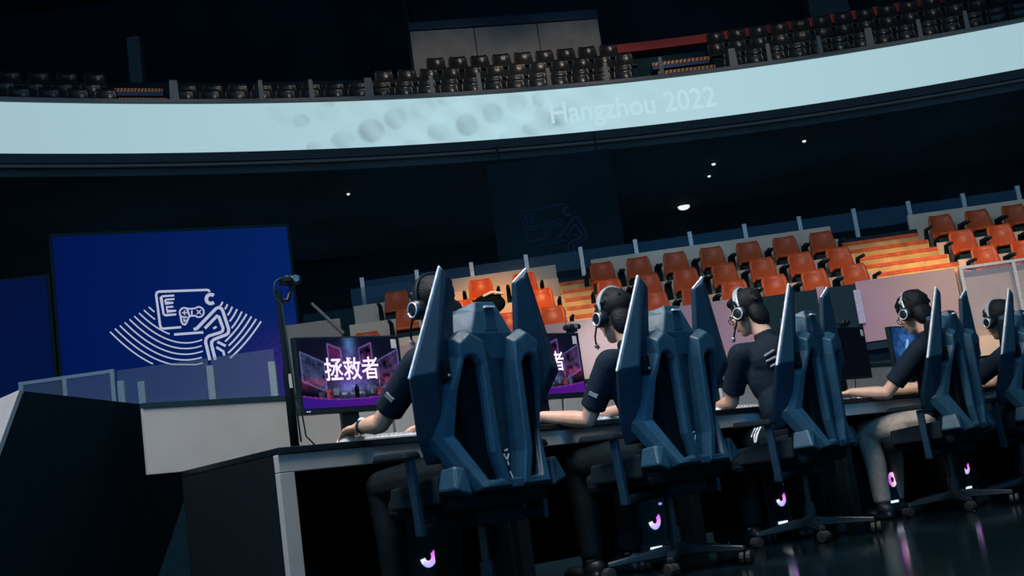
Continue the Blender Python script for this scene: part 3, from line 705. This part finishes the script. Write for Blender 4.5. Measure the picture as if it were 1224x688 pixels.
# keyboards, mice
def keyboard(u, v, label):
    t = thing('keyboard', label, 'keyboard', W(u, v, .752), TH, 'keyboards on the desks')
    MB().hexa([(-.19,-.065,.0),(.19,-.065,.0),(.19,.065,.0),(-.19,.065,.0),(-.19,-.065,.016),(.19,-.065,.016),(.19,.065,.030),(-.19,.065,.030)]).build('base', M['white'], t, bevel=0.003)
    kb = MB()
    for r_ in range(5):
        for c_ in range(14):
            x = -.18+c_*.0262; y = -.055+r_*.0235; z = .017+.0028*r_
            kb.box(x, x+.021, y, y+.019, z, z+.009)
    k = kb.build('keycaps', M['white'], t); k['kind'] = 'stuff'
    return t
def mouse(u, v, label, m='white'):
    t = thing('computer_mouse', label, 'mouse', W(u, v, .752), TH, 'mice on the desks')
    MB().ell((0,0,.0), (.032,.060,.038), 14, 6, lo=0).build('body', M[m], t, smooth=True)
    MB().tube([(-.001,.03,.035),(.001,.03,.035)], .007, 8).build('scroll_wheel', M['black'], t)
    MB().tube([(0,.06,.01),(.02,.2,.006),(-.03,.34,.006)], .003, 6).build('cable', M['black'], t, smooth=True)
KB = [(.62, .15), (1.93, .17), (3.1, .2), (4.62, .2), (5.6, .2)]
KL = ['white keyboard before the monitor with Chinese characters', 'white keyboard on the second desk from the camera pole', 'white keyboard before the player in striped trousers', 'white keyboard before the player in beige trousers', 'white keyboard on the desk at the far right end']
for (u, v), l in zip(KB, KL): keyboard(u, v, l)
MS = [(.42, .16), (1.50, .17), (2.72, .24), (4.17, .18), (5.25, .2)]
ML = ['white mouse under the hand with the wristwatch', 'white mouse under the second player’s hand', 'white mouse beside the striped trousers player', 'white mouse under the hand of the player in beige trousers', 'white mouse on the far right desk']
for (u, v), l in zip(MS, ML): mouse(u, v, l)

# computers under the desks
def pc(u, v, label, half, barc='w_led'):
    t = thing('computer_tower', label, 'computer', W(u, v, 0), TH, 'glowing computers under the desks')
    MB().box(-.11, .11, 0, .44, .02, .46).build('case', M['blackp'], t, bevel=0.006)
    for sx in (-1, 1):
        for y in (.05, .39): MB().box(sx*.09-.02, sx*.09+.02, y-.02, y+.02, 0, .02).build('foot', M['rubber'], t)
    fr = MB().box(-.10, .10, -.012, 0, .03, .45).build('front_panel', M['black'], t, bevel=0.003)
    b = MB(); n = 26; a0, a1 = (190, 395) if half else (0, 360)
    R1, R2 = .045, .017; cz = .23; vs = []
    for i in range(n+1):
        w = math.radians(a0+(a1-a0)*i/n)
        for rr in (R1, R2): vs.append((rr*math.cos(w), -.018, cz+rr*math.sin(w)*1.05))
    b.add(vs, [(2*i, 2*i+1, 2*i+3, 2*i+2) for i in range(n)])
    fo = b.build('fan_ring', M['fan'], t)
    a = fo.data.color_attributes.new('screen', 'FLOAT_COLOR', 'POINT')
    for i, v_ in enumerate(vs):
        q = i//2/n; col = np.array([0.85, 0.85, .9])*(1-q) + np.array([.75, .12, .9])*q if half else np.array([.95, .75, .8])*(.5+.5*math.cos(q*6.28)) + np.array([.6, .1, .7])*(.5-.5*math.cos(q*6.28))
        if half and v_[2] < cz-.03: col = np.array([.35, .4, .95])
        a.data[i].color = (*col, 1)
    MB().disc((0,-.02,cz), .014).build('fan_hub', M['black'], fo)
    MB().box(-.055, .03, -.016, -.012, .085, .100).build('light_bar', M[barc], t)
    MB().box(.055, .075, -.016, -.012, .30, .312).build('power_light', M['b_led'], t)
    return t
pc(.80, .2, 'computer under the first desk with a half lit fan ring', True)
pc(2.13, .06, 'computer under the second desk with a pink half fan ring', True)
pc(3.36, .2, 'computer under the third desk with white fan arc and light bar', True)
pc(4.53, .2, 'computer under the fourth desk with a full pink fan ring', False)
pc(5.45, .2, 'computer under the far right desk behind the last chair', True)

# ------------------------------------------------------------------ gaming chairs
def ringloop(O, I, ch, yf, ym, yb):
    n = len(O); b = MB(); vs = []
    for o_, i_ in zip(O, I):
        o2 = Vector(o_[:2]); i2 = Vector(i_[:2]); d = i2-o2; L = d.length or 1; c = min(ch, L*.3)
        ob = o2 + d/L*c; ib = i2 - d/L*c*.5; p, q = o_[2], i_[2]
        vs += [(o2.x, yf+p, o2.y), (o2.x, ym+p, o2.y), (ob.x, yb+p, ob.y), (ib.x, yb+q, ib.y), (i2.x, yb+.018+q, i2.y), (i2.x, yb+.04+q, i2.y)]
    fs = []
    for k in range(n):
        e = (k+1) % n
        for j in range(6): fs.append((6*k+j, 6*e+j, 6*e+(j+1) % 6, 6*k+(j+1) % 6))
    return b.add(vs, fs)
def mirror(b):
    b.v = [(-x, y, z) for x, y, z in b.v]; b.f = [tuple(reversed(f)) for f in b.f]; return b
def fixn(o):
    import bmesh
    bm = bmesh.new(); bm.from_mesh(o.data); bmesh.ops.recalc_face_normals(bm, faces=bm.faces); bm.to_mesh(o.data); bm.free(); return o
def make_chair():
    t = thing('gaming_chair', 'x', 'chair', (0, 0, 0), 0, 'gaming chairs along the desks')
    O = [(-.148,1.092,0),(-.208,1.054,0),(-.207,.985,.008),(-.226,.92,.028),(-.246,.86,.05),(-.266,.684,.115),(-.186,.467,0),(-.012,.467,0),(-.044,.605,0),(-.060,.967,0),(-.069,1.055,0)]
    I = [(-.150,.975,0),(-.178,.968,0),(-.186,.950,.005),(-.196,.90,.02),(-.203,.86,.035),(-.207,.690,.085),(-.128,.506,.005),(-.078,.506,0),(-.106,.61,0),(-.108,.945,0),(-.128,.968,0)]
    for sgn in (-1, 1):
        b = ringloop(O, I, .024, -.165, -.222, -.262)
        if sgn == 1: mirror(b)
        fixn(b.build('shell_frame', M['shell'], t, bevel=0.006))
        # recessed pad behind each opening, near-black colour standing in for shade
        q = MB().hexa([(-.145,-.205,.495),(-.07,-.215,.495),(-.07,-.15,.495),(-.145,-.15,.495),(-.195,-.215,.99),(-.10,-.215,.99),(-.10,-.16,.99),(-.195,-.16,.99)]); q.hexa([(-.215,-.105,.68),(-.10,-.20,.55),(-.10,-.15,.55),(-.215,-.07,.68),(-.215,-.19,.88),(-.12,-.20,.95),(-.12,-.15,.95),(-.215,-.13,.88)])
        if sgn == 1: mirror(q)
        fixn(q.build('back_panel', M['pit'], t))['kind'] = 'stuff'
    kb = MB().box(-.262, -.232, -.225, -.175, .90, .975).build('lock_block', M['pit'], t, bevel=0.004)
    MB().disc((-.246,-.229,.915), .006, 10).build('screw', M['chrome'], kb)
    MB().box(-.03, .03, -.262, -.18, .467, .503).build('cross_bar', M['shell'], t, bevel=0.006)
    MB().hexa([(-.03,-.205,.50),(.045,-.185,.50),(.045,-.13,.50),(-.045,-.13,.50),(-.035,-.212,1.02),(.060,-.195,1.02),(.058,-.13,1.02),(-.058,-.13,1.02)]).build('spine_panel', M['leather'], t, bevel=0.006)
    lg = MB()
    for pts in ([(-.012,.600),(.000,.575),(.014,.600)], [(.0,.578),(.006,.555)], [(.008,.53),(.018,.505)], [(-.006,.612),(.012,.616)]): ribbon_stroke(lg, pts, .007, y=-.207, d=.003)
    lg.build('logo_badge', M['white'], t)['kind'] = 'stuff'
    # headrest
    L = [(.050,1.207,-.200,.078,-.13,1.190),(.062,1.165,-.212,.118,-.13,1.165),(.105,1.075,-.222,.165,-.13,1.06),(.075,.97,-.205,.12,-.13,.97)]
    hb = MB(); vs = []
    for hw, z, yb, hs, ys, zs in L: vs += [(-hs,ys,zs),(-hw,yb,z),(hw,yb,z),(hs,ys,zs)]
    fs = [(4*i+j, 4*i+j+1, 4*i+5+j, 4*i+4+j) for i in range(3) for j in range(3)]
    k = len(vs); vs += [(-.09,-.07,1.185),(.09,-.07,1.185),(-.14,-.07,1.0),(.14,-.07,1.0)]
    fs += [(0,1,2,3), (0,3,k+1,k), (k,k+1,k+3,k+2), (0,k,k+2,8,4), (3,7,11,k+3,k+1), (8,k+2,12), (11,15,k+3), (12,k+2,k+3,15), (12,13,14,15)]
    hd = fixn(hb.add(vs, fs).build('headrest', M['shell'], t, bevel=0.007))
    g = MB(); g.hexa([(-.034,-.2235,1.085),(.030,-.2235,1.085),(.030,-.21,1.085),(-.034,-.21,1.085),(-.016,-.2105,1.178),(.034,-.2105,1.178),(.034,-.195,1.178),(-.016,-.195,1.178)])
    g.build('grip_recess', M['leather'], hd, bevel=0.003)
    MB().box(-.014, .034, -.222, -.205, 1.178, 1.186).build('grip_highlight', M['rim_highlight'], hd)  # pale bar painted as the highlight on the grip recess
    # wings
    for sgn in (-1, 1):
        tip, tin = (-.223, 1.335), (-.162, 1.285)
        vb = [(tip[0],-.235,tip[1]), (tin[0],-.222,tin[1]), (-.165,-.165,.95), (-.165,-.10,.60), (-.235,-.02,.60), (-.295,-.06,.71), (-.382,-.172,.92)]
        crease = [(-.203,-.240,1.30), (-.295,-.218,.93), (-.22,-.09,.62)]
        vf = [(x*(.985), y+.028, z-.004) for x, y, z in vb]
        b = MB(); b.v = vb + crease + vf
        b.f = [(0,7,1), (1,7,8,2), (2,8,9,3), (0,6,8,7), (6,5,9,8), (5,4,9), (4,3,9)]
        n0 = 10
        b.f += [tuple(n0+i for i in range(7))] + [(i, (i+1) % 7, n0+(i+1) % 7, n0+i) for i in range(7)]
        if sgn == 1: mirror(b)
        wg = fixn(b.build('wing', M['leather'], t, bevel=0.006))
        p = [vb[6], vb[0], vb[1]] ; p = [Vector(q)+Vector((0,.012,0)) for q in p]
        e = MB(); e.tube([p[0], (p[0]+p[1])/2, p[1]], .0065, 6)
        e.tube([p[1], p[2]], .0055, 6)
        if sgn == 1: mirror(e)
        fixn(e.build('edge_highlight', M['rim_highlight'], wg))  # pale strip: the highlight on the wing's rim put into the colour
    # front cushion
    MB().hexa([(-.20,-.13,.47),(.20,-.13,.47),(.18,-.03,.47),(-.18,-.03,.47),(-.16,-.13,1.16),(.16,-.13,1.16),(.14,-.06,1.16),(-.14,-.06,1.16)]).build('back_cushion', M['cushion'], t, bevel=0.03)
    MB().box(-.24, .24, -.17, .30, .40, .495).build('seat', M['cushion'], t, bevel=0.03)
    for sgn in (-1, 1):
        b = MB(); b.hexa([(-.285,-.235,.485),(-.205,-.235,.455),(-.205,-.11,.455),(-.280,-.11,.485),(-.262,-.205,.575),(-.222,-.225,.565),(-.222,-.12,.56),(-.262,-.12,.57)])
        if sgn == 1: mirror(b)
        fixn(b.build('hip_bolster', M['shell' if sgn < 0 else 'leather'], t, bevel=0.01))  # right bolster takes the darker material in place of shade
        b = MB(); b.hexa([(-.28,-.11,.44),(-.20,-.11,.43),(-.20,.22,.44),(-.28,.22,.44),(-.265,-.11,.55),(-.215,-.11,.54),(-.215,.22,.52),(-.265,.22,.53)])
        if sgn == 1: mirror(b)
        fixn(b.build('seat_bolster', M['cushion'], t, bevel=0.012))
        a = MB(); a.hexa([(-.375,-.06,.625),(-.29,-.06,.625),(-.29,.17,.635),(-.375,.17,.635),(-.365,-.05,.655),(-.30,-.05,.655),(-.30,.16,.665),(-.365,.16,.665)])
        if sgn == 1: mirror(a)
        ar = fixn(a.build('armrest', M['cushion'], t, bevel=0.01))
        c = MB(); c.hexa([(-.328,-.045,.33),(-.302,-.045,.33),(-.302,-.005,.33),(-.328,-.005,.33),(-.342,-.045,.625),(-.316,-.045,.625),(-.316,-.005,.625),(-.342,-.005,.625)])
        if sgn == 1: mirror(c)
        fixn(c.build('armrest_post', M['leather'], ar, bevel=0.005))
        c = MB().hexa([(-.328,-.04,.33),(-.08,-.05,.37),(-.08,.04,.37),(-.328,.0,.33),(-.328,-.04,.36),(-.08,-.05,.40),(-.08,.04,.40),(-.328,.0,.36)])
        if sgn == 1: mirror(c)
        fixn(c.build('armrest_bracket', M['cushion'], ar, bevel=0.006))
    MB().box(-.12, .12, -.14, .14, .34, .40).build('tilt_mechanism', M['cushion'], t, bevel=0.01)
    MB().tube([(.12,.05,.37),(.30,.06,.36)], .009, 8).build('lever', M['chrome'], t, smooth=True)
    MB().tube([(0,0,.10),(0,0,.20),(0,0,.2001),(0,0,.34)], [.032,.032,.02,.02], 12, flat=.1).build('gas_column', M['blackp'], t)
    bs_ = MB().tube([(0,0,.075),(0,0,.125)], .045, 14, flat=.2).build('base_hub', M['blackp'], t)
    for j in range(5):
        w = math.radians(-90+18+72*j); c, s = math.cos(w), math.sin(w)
        b = MB(); L0, L1 = .03, .33
        P = lambda l, d, z: (c*l-s*d, s*l+c*d, z)
        b.hexa([P(L0,-.032,.075),P(L1,-.02,.06),P(L1,.02,.06),P(L0,.032,.075),P(L0,-.026,.125),P(L1,-.014,.085),P(L1,.014,.085),P(L0,.026,.125)])
        lg_ = fixn(b.build('base_leg', M['blackp'], t, bevel=0.006))
        q = MB(); cx, cy = c*L1, s*L1; ww = w + .6*j; ax = Vector((math.cos(ww), math.sin(ww), 0))
        for k in (-1, 1): q.tube([Vector((cx,cy,.031))+ax*k*.006, Vector((cx,cy,.031))+ax*k*.024], .030, 12, flat=.15)
        cs = q.build('caster', M['rubber'], lg_)
    return t
chair0 = make_chair()
CH = [(.61, -.45, 0), (1.80, -.38, 0), (3.02, -.25, 9), (4.50, -.25, 7), (5.42, -.25, 5)]
CL = ['largest dark gaming chair, nearest in the row, before the first desk', 'second dark gaming chair from the camera pole', 'gaming chair of the player in striped trousers, third from the pole', 'gaming chair behind the player in beige trousers', 'rightmost gaming chair, cut by the picture edge']
CHT = []
for i, (u, v, a) in enumerate(CH):
    c = chair0 if i == 0 else copy_tree(chair0)
    c.location = W(u, v); c.rotation_euler = (0, 0, TH + math.radians(a)); c['label'] = CL[i]
    CHT.append((W(u, v), TH + math.radians(a)))

# ------------------------------------------------------------------ people
def hand(b, wrist, d, side, curl=0.5, up=Vector((0,0,1))):
    d = d.normalized(); l = d.cross(up).normalized(); k = l.cross(d).normalized()   # l: to the right of the hand
    lens = [(.036,.024,.020),(.042,.028,.022),(.039,.026,.021),(.030,.019,.018)]
    for j in range(4):
        o = (j-1.5)*(-side)                 # index on the thumb side
        kn = wrist + d*(.083 if j in (1,2) else .078) + l*o*.0195 + k*.006
        b.tube([wrist + l*o*.010, wrist + d*.045 + l*o*.016 + k*.006, kn], [.015,.0135,.0105], 8)
        p = kn; a = -.15; rr = .0095
        for q, L in enumerate(lens[j]):
            a -= curl*(.55 if q == 0 else .75)
            n = p + (d*math.cos(a) + k*math.sin(a) + l*o*.05)*L
            b.tube([p, n], [rr, rr*.9], 8); p = n; rr *= .9
    s = side
    t0 = wrist + d*.02 - l*s*-.0 + l*(-s)*-.018*0
    tb = wrist + d*.025 + l*s*.018; t1 = tb + (d*.65 + l*s*.75)*.035; t2 = t1 + (d*.9 + l*s*.35 - k*.2)*.032; t3 = t2 + (d*.98 - k*.25)*.024
    b.tube([tb, t1, t2, t3], [.014,.0125,.0105,.009], 8)
def person(i, label, cat, loc, rz, head, yaw, pitch, armL, armR, pants='pants', hairy=1.0, lean=0.06, glasses=False, chest_z=.88, logo=False, stripes=False, neck_b=None, watch=False, patchL=True):
    t = thing('person', label, 'person', loc, rz, 'seated players')
    head = Vector(head); H3 = (Matrix.Rotation(math.radians(yaw), 3, 'Z') @ Matrix.Rotation(math.radians(pitch), 3, 'X'))
    hp = lambda *p: head + H3 @ Vector(p)
    nb = Vector((head.x*.5, head.y - .080, head.z - .188))
    pel = Vector((0, .0, .575)); chest = Vector((nb.x*.7, nb.y*.75 + .0, nb.z - .17)); belly = (pel + chest)/2 + Vector((0, -.01, 0))
    sh = {s: Vector((nb.x + s*.175, nb.y - .005, nb.z - .045)) for s in (-1, 1)}
    hip = {s: Vector((s*.095, .04, .555)) for s in (-1, 1)}; knee = {s: Vector((s*.15, .43, .545)) for s in (-1, 1)}
    ank = {-1: Vector((-.16, .40, .09)), 1: Vector((.17, .47, .09))}
    arms = {-1: [Vector(p) for p in armL], 1: [Vector(p) for p in armR]}
    b = MB()
    # head
    b.ell(hp(0,-.012,.035), (.074,.094,.088), 20, 12, H3); b.ell(hp(0,.028,-.035), (.058,.066,.080), 18, 10, H3)
    b.ell(hp(0,.060,-.088), (.030,.028,.024), 12, 8, H3); b.ell(hp(0,.074,.018), (.052,.020,.016), 12, 8, H3)
    b.tube([hp(0,.088,.012), hp(0,.106,-.022), hp(0,.108,-.030)], [.008,.012,.011], 8)
    for s in (-1, 1):
        b.ell(hp(s*.013,.098,-.032), (.008,.009,.007), 8, 6, H3); b.ell(hp(s*.074,-.005,-.012), (.010,.020,.032), 10, 8, H3)
        b.ell(hp(s*.040,.055,-.025), (.022,.022,.020), 10, 8, H3)
    b.ell(hp(0,.083,-.060), (.024,.012,.010), 10, 6, H3)
    b.tube([nb + Vector((0,0,-.05)), nb + Vector((0,0,.03)), hp(0,-.025,-.06)], [.060,.052,.052], 14)
    # trunk
    b.ell(chest, (.145,.095,.17)); b.ell(belly, (.13,.09,.15)); b.ell(pel, (.15,.10,.10))
    b.tube([sh[-1], nb + Vector((0,0,-.05)), sh[1]], [.045,.06,.045], 10)
    for s in (-1, 1):
        el, wr, hd = arms[s]
        b.tube([sh[s], (sh[s]+el)/2, el], [.050,.045,.039], 12)
        fd = (wr-el); b.tube([el, el+fd*.3, el+fd*.75, wr, wr+(hd-wr).normalized()*.02], [.039,.042,.031,.026,.024], 12)
        hand(b, wr + (hd-wr).normalized()*.012, hd-wr, -s, .45)
        b.tube([hip[s], (hip[s]+knee[s])/2, knee[s]], [.075,.068,.055], 12); b.tube([knee[s], knee[s]*.6+ank[s]*.4+Vector((0,-.015,0)), ank[s]], [.050,.050,.034], 12)
        b.tube([ank[s]+Vector((0,-.03,-.045)), ank[s]+Vector((s*.01,.14,-.055))], [.032,.028], 10)
    body = obj_from(remesh(b, .0052, 3), 'body', M['skin'], t)
    # face
    for s in (-1, 1):
        e = MB().ell(hp(s*.031,.076,-.004), (.013,.010,.008), 10, 8, H3).build('eye', M['eye'], t, smooth=True)
        MB().ell(hp(s*.031,.0845,-.004), (.0055,.003,.0055), 8, 6, H3).build('pupil', M['pupil'], e, smooth=True)
        MB().tube([hp(s*.016,.092,.019), hp(s*.034,.090,.024), hp(s*.052,.076,.018)], .0035, 6).build('eyebrow', M['hair'], t, smooth=True)
    MB().tube([hp(-.022,.090,-.062), hp(0,.0965,-.060), hp(.022,.090,-.062)], [.003,.005,.003], 8).build('mouth', M['lip'], t, smooth=True)
    # hair
    hb = MB(); hb.ell(hp(0,-.022,.050), (.083*hairy,.098*hairy,.085*hairy), 22, 14, H3); hb.ell(hp(0,-.064,-.038), (.070*hairy,.050*hairy,.085), 18, 10, H3)
    hb.ell(hp(0,.040,.088), (.062,.046,.030), 14, 8, H3)
    for k in range(46):
        a = random.uniform(0, 2*PI); e = random.uniform(-.1, 1.2); r_ = hairy
        p = Vector((math.cos(a)*math.cos(e)*.080*r_, math.sin(a)*math.cos(e)*.094*r_ - .022, math.sin(e)*.083*r_ + .050))
        if p.y > .05 and p.z < .08 or (hairy < 1.1 and k % 2): continue
        q = p + Vector((p.x*.10+random.uniform(-.01,.01), (p.y+.02)*.1+random.uniform(-.01,.01), -.02+random.uniform(-.005,.012)))
        hb.tube([hp(*(p*.96)), hp(*q)], [.014,.006 if hairy > 1.1 else .009], 6)
    obj_from(remesh(hb, .0055, 4), 'hair', M['hair'], t)
    # shirt
    c = MB(); c.ell(chest, (.170,.118,.20), 20, 12); c.ell(belly, (.158,.112,.19), 20, 12); c.ell(pel + Vector((0,0,.02)), (.17,.12,.10), 20, 10)
    c.tube([sh[-1], nb + Vector((0,-.01,-.06)), sh[1]], [.064,.078,.064], 14); c.ell(nb + Vector((0,-.012,-.035)), (.10,.078,.055), 16, 8); c.tube([nb + Vector((0,-.01,-.04)), nb + Vector((0,.018,.062))], [.07,.060], 14, flat=.1)
    c.ell(chest + Vector((0,-.05,.08)), (.16,.085,.12), 18, 10)
    for s in (-1, 1):
        el = arms[s][0]; d = el - sh[s]; e_ = sh[s] + d*.74
        c.tube([sh[s], sh[s]+d*.35, e_, e_+d*.03], [.066,.066,.062,.064], 14, flat=.15)
    shirt = obj_from(remesh(c, .0085, 4), 'shirt', M['shirt'], t)
    if patchL:
        s = -1; el = arms[s][0]; d = (el-sh[s]); q = sh[s] + d*.52; o_ = Vector((-1,-.55,0)); o_ = (o_ - d*(o_.dot(d)/d.length_squared)).normalized(); sd = d.normalized().cross(o_)
        pm = MB(); c0 = q + o_*.062; dn = d.normalized()
        pm.hexa([c0+sd*a_+dn*c_+o_*e_ for e_ in (-.006,.008) for a_, c_ in ((-.022,-.009),(.022,-.009),(.022,.009),(-.022,.009))])
        fixn(pm.build('sleeve_patch', M['patch'], t))
    # trousers, shoes
    c = MB(); c.ell(pel + Vector((0,.0,-.03)), (.165,.125,.085), 18, 10)
    for s in (-1, 1):
        c.tube([hip[s], (hip[s]+knee[s])/2, knee[s]], [.096,.088,.074], 14)
        if True: c.tube([knee[s], knee[s]*.55+ank[s]*.45+Vector((0,-.015,0)), ank[s]+Vector((0,0,.02))], [.070,.066,.055], 14, flat=.3)
    tr = obj_from(remesh(c, .0085, 3), 'trousers', M[pants], t)
    for s in (-1, 1):
        f = MB(); a = ank[s]; f.ell(a+Vector((0,-.005,-.035)), (.046,.065,.05)); f.ell(a+Vector((s*.008,.10,-.052)), (.048,.095,.036)); f.box(a.x-.042, a.x+.045, a.y-.06, a.y+.17, .003, .03)
        obj_from(remesh(f, .008, 3), 'shoe', M['shoe'], t)
    if stripes:
        for k in range(3):
            f = MB(); y0 = .02+.035*k
            f.tube([(-.205+.01*k, y0+.05, .555), (-.19, y0+.055, .59), (-.16, y0+.06, .628)], .006, 6)
            f.build('trouser_stripe', M['white'], t, smooth=True)
    if logo:
        lg = MB(); yb = chest.y - .128
        for k, (x0, x1, z) in enumerate(((-.105,-.055,.10),(-.10,-.03,.07),(-.08,-.02,.04))):
            lg.tube([(chest.x+x0, yb+.004, chest.z+z-.01), (chest.x+x1, yb, chest.z+z+.012)], [.008,.008], 8)
        lg.build('back_print', M['patch'], t, smooth=True)
    if watch:
        el, wr, hd = arms[-1]; d = (wr-el).normalized(); a = MB(); a.tube([wr-d*.045, wr-d*.020], .032, 14, flat=.1); a.build('watch_strap', M['black'], t)
        fc = MB(); q = wr-d*.032+Vector((-.012,-.012,.026)); fc.ell(q, (.017,.017,.010)); fc.build('watch_face', M['white'], t, smooth=True)
    if glasses:
        for s in (-1, 1):
            g = MB(); pts = [hp(s*.033+.022*math.cos(w), .098, -.004+.017*math.sin(w)) for w in [2*PI*k/14 for k in range(15)]]; g.tube(pts, .0022, 6, caps=False)
            g.tube([hp(s*.055,.095,.004), hp(s*.078,.02,.006), hp(s*.08,-.01,.0)], .0022, 6); g.build('glasses_frame', M['black'], t)
            MB().add([hp(s*.033+.021*math.cos(w), .098, -.004+.016*math.sin(w)) for w in [2*PI*k/14 for k in range(14)]], [tuple(range(14))]).build('glasses_lens', M['lens'], t)
    return t, head, H3, loc, rz
def headset(P, label, band='silver', mic=True):
    t0, head, H3, loc, rz = P
    t = thing('headset', label, 'headset', loc, rz, 'headsets worn by the players')
    hp = lambda *p: head + H3 @ Vector(p)
    pts = [hp(.096*math.cos(w), -.012 - .01*math.sin(w), .028 + .118*math.sin(w)) for w in [PI*k/16 for k in range(17)]]
    hb = MB(); fwd = H3 @ Vector((0,1,0)); out = []
    for k, p in enumerate(pts):
        n = (p - hp(0,-.012,.028)).normalized()
        out += [p + fwd*.016 + n*.005, p - fwd*.016 + n*.005, p - fwd*.016 - n*.006, p + fwd*.016 - n*.006]
    fs = [(4*k+j, 4*k+(j+1) % 4, 4*k+4+(j+1) % 4, 4*k+4+j) for k in range(16) for j in range(4)] + [(0,1,2,3), (67,66,65,64)]
    fixn(hb.add(out, fs).build('headband', M[band], t, smooth=False, bevel=0.003))
    for s in (-1, 1):
        cup = MB(); cup.tube([hp(s*.078,-.008,-.01), hp(s*.108,-.008,-.01)], .042, 18, flat=.35); q = cup.build('ear_cup', M['blackp'], t, smooth=True)
        r_ = MB(); pts2 = [hp(s*.120, -.008+.030*math.cos(w), -.01+.030*math.sin(w)) for w in [2*PI*k/18 for k in range(19)]]; r_.tube(pts2, .004, 6, caps=False); r_.build('cup_ring', M['silver'], q, smooth=True)
        MB().tube([hp(s*.098,-.012,.03), hp(s*.106,-.012,.06)], .008, 8).build('yoke', M['blackp'], t, smooth=True)
    if mic:
        s = -1; m = MB(); m.tube([hp(s*.110,.010,-.03), hp(s*.106,.055,-.075), hp(s*.075,.105,-.105)], .005, 8); mb = m.build('mic_boom', M['blackp'], t, smooth=True)
        MB().tube([hp(s*.076,.104,-.104), hp(s*.060,.118,-.110)], .011, 10).build('mic_tip', M['silver'], mb, smooth=True)
    return t
# arms: elbow, wrist, hand direction point (chair coordinates)
PL = []
PL.append(person(0, 'player in a black shirt with a wristwatch, reaching past the nearest chair', 'person', *CHT[0], head=(0, .125, 1.245), yaw=0, pitch=-12,
    armL=[(-.215, .30, .80), (-.195, .48, .812), (-.185, .58, .80)], armR=[(.24, .30, .80), (.20, .52, .80), (.17, .62, .785)], watch=True, lean=.1))
PL.append(person(1, 'player in a black shirt resting a bare forearm on the second desk', 'person', *CHT[1], head=(0, .165, 1.225), yaw=-10, pitch=-10,
    armL=[(-.20, .25, .745), (-.285, .47, .80), (-.30, .57, .79)], armR=[(.24, .28, .79), (.20, .50, .80), (.17, .60, .785)]))
PL.append(person(2, 'player with glasses facing left, white print on the shirt back', 'person', CHT[2][0], CHT[2][1]-math.radians(36), head=(-.10, .13, 1.265), yaw=34, pitch=-18,
    armL=[(-.25, .20, .79), (-.24, .42, .79), (-.23, .52, .785)], armR=[(.25, .22, .79), (.20, .44, .80), (.17, .54, .785)], glasses=True, logo=True, stripes=True, patchL=False))
PL.append(person(3, 'player in beige trousers with fluffy hair and pale headband', 'person', *CHT[3], head=(.02, .05, 1.235), yaw=-12, pitch=-20,
    armL=[(-.24, .20, .76), (-.30, .40, .80), (-.31, .50, .79)], armR=[(.24, .20, .78), (.16, .42, .80), (.12, .52, .785)], pants='beige', hairy=1.13, glasses=True, patchL=False))
PL.append(person(4, 'player at the far right almost hidden between two chairs', 'person', *CHT[4], head=(0, -.03, 1.165), yaw=-24, pitch=-12,
    armL=[(-.24, .16, .76), (-.26, .38, .80), (-.27, .48, .79)], armR=[(.24, .18, .78), (.18, .40, .80), (.15, .50, .785)], hairy=1.05, patchL=False))
HL = ['black headset with boom microphone on the player at the nearest chair', 'black headset with boom microphone on the second player from the pole', 'black headset on the player with glasses facing left', 'headset with pale headband on the player in beige trousers', 'headset with pale headband on the far right player']
for p, l, bd, mc in zip(PL, HL, ('blackp', 'silver', 'silver', 'silver', 'silver'), (True, True, True, False, False)): headset(p, l, bd, mc)

# ------------------------------------------------------------------ host counter at the lower left
hc = thing('host_counter', 'dark stage counter at the lower left with a sloping grey end panel', 'counter')
T1 = Vector((-1.925, 4.78, 1.09)); T2 = Vector((-1.66, 6.6, 1.10)); T0 = T1 + GV*1.6; B1 = Vector((-2.43, 4.80, 0)); B2 = T2 + (B1 - T1); B0 = B1 + GV*1.6
T3 = T2 + GV*1.2
b = MB(); b.add([T1, T2, T3, T0, B1, B2, B2 + GV*1.2, B0], [(3,2,1,0), (4,5,6,7), (1,2,6,5), (2,3,7,6), (0,1,5,4), (3,0,4,7)])
fixn(b.build('body', M['black'], hc))
n = (B1-T1).cross(GV).normalized(); n = -n if n.x > 0 else n
pp = [T1, T0, B0, B1]; q = MB(); q.hexa([p + n*.004 for p in pp] + [p + n*.02 for p in pp]); fixn(q.build('end_panel', M['grey'], hc))
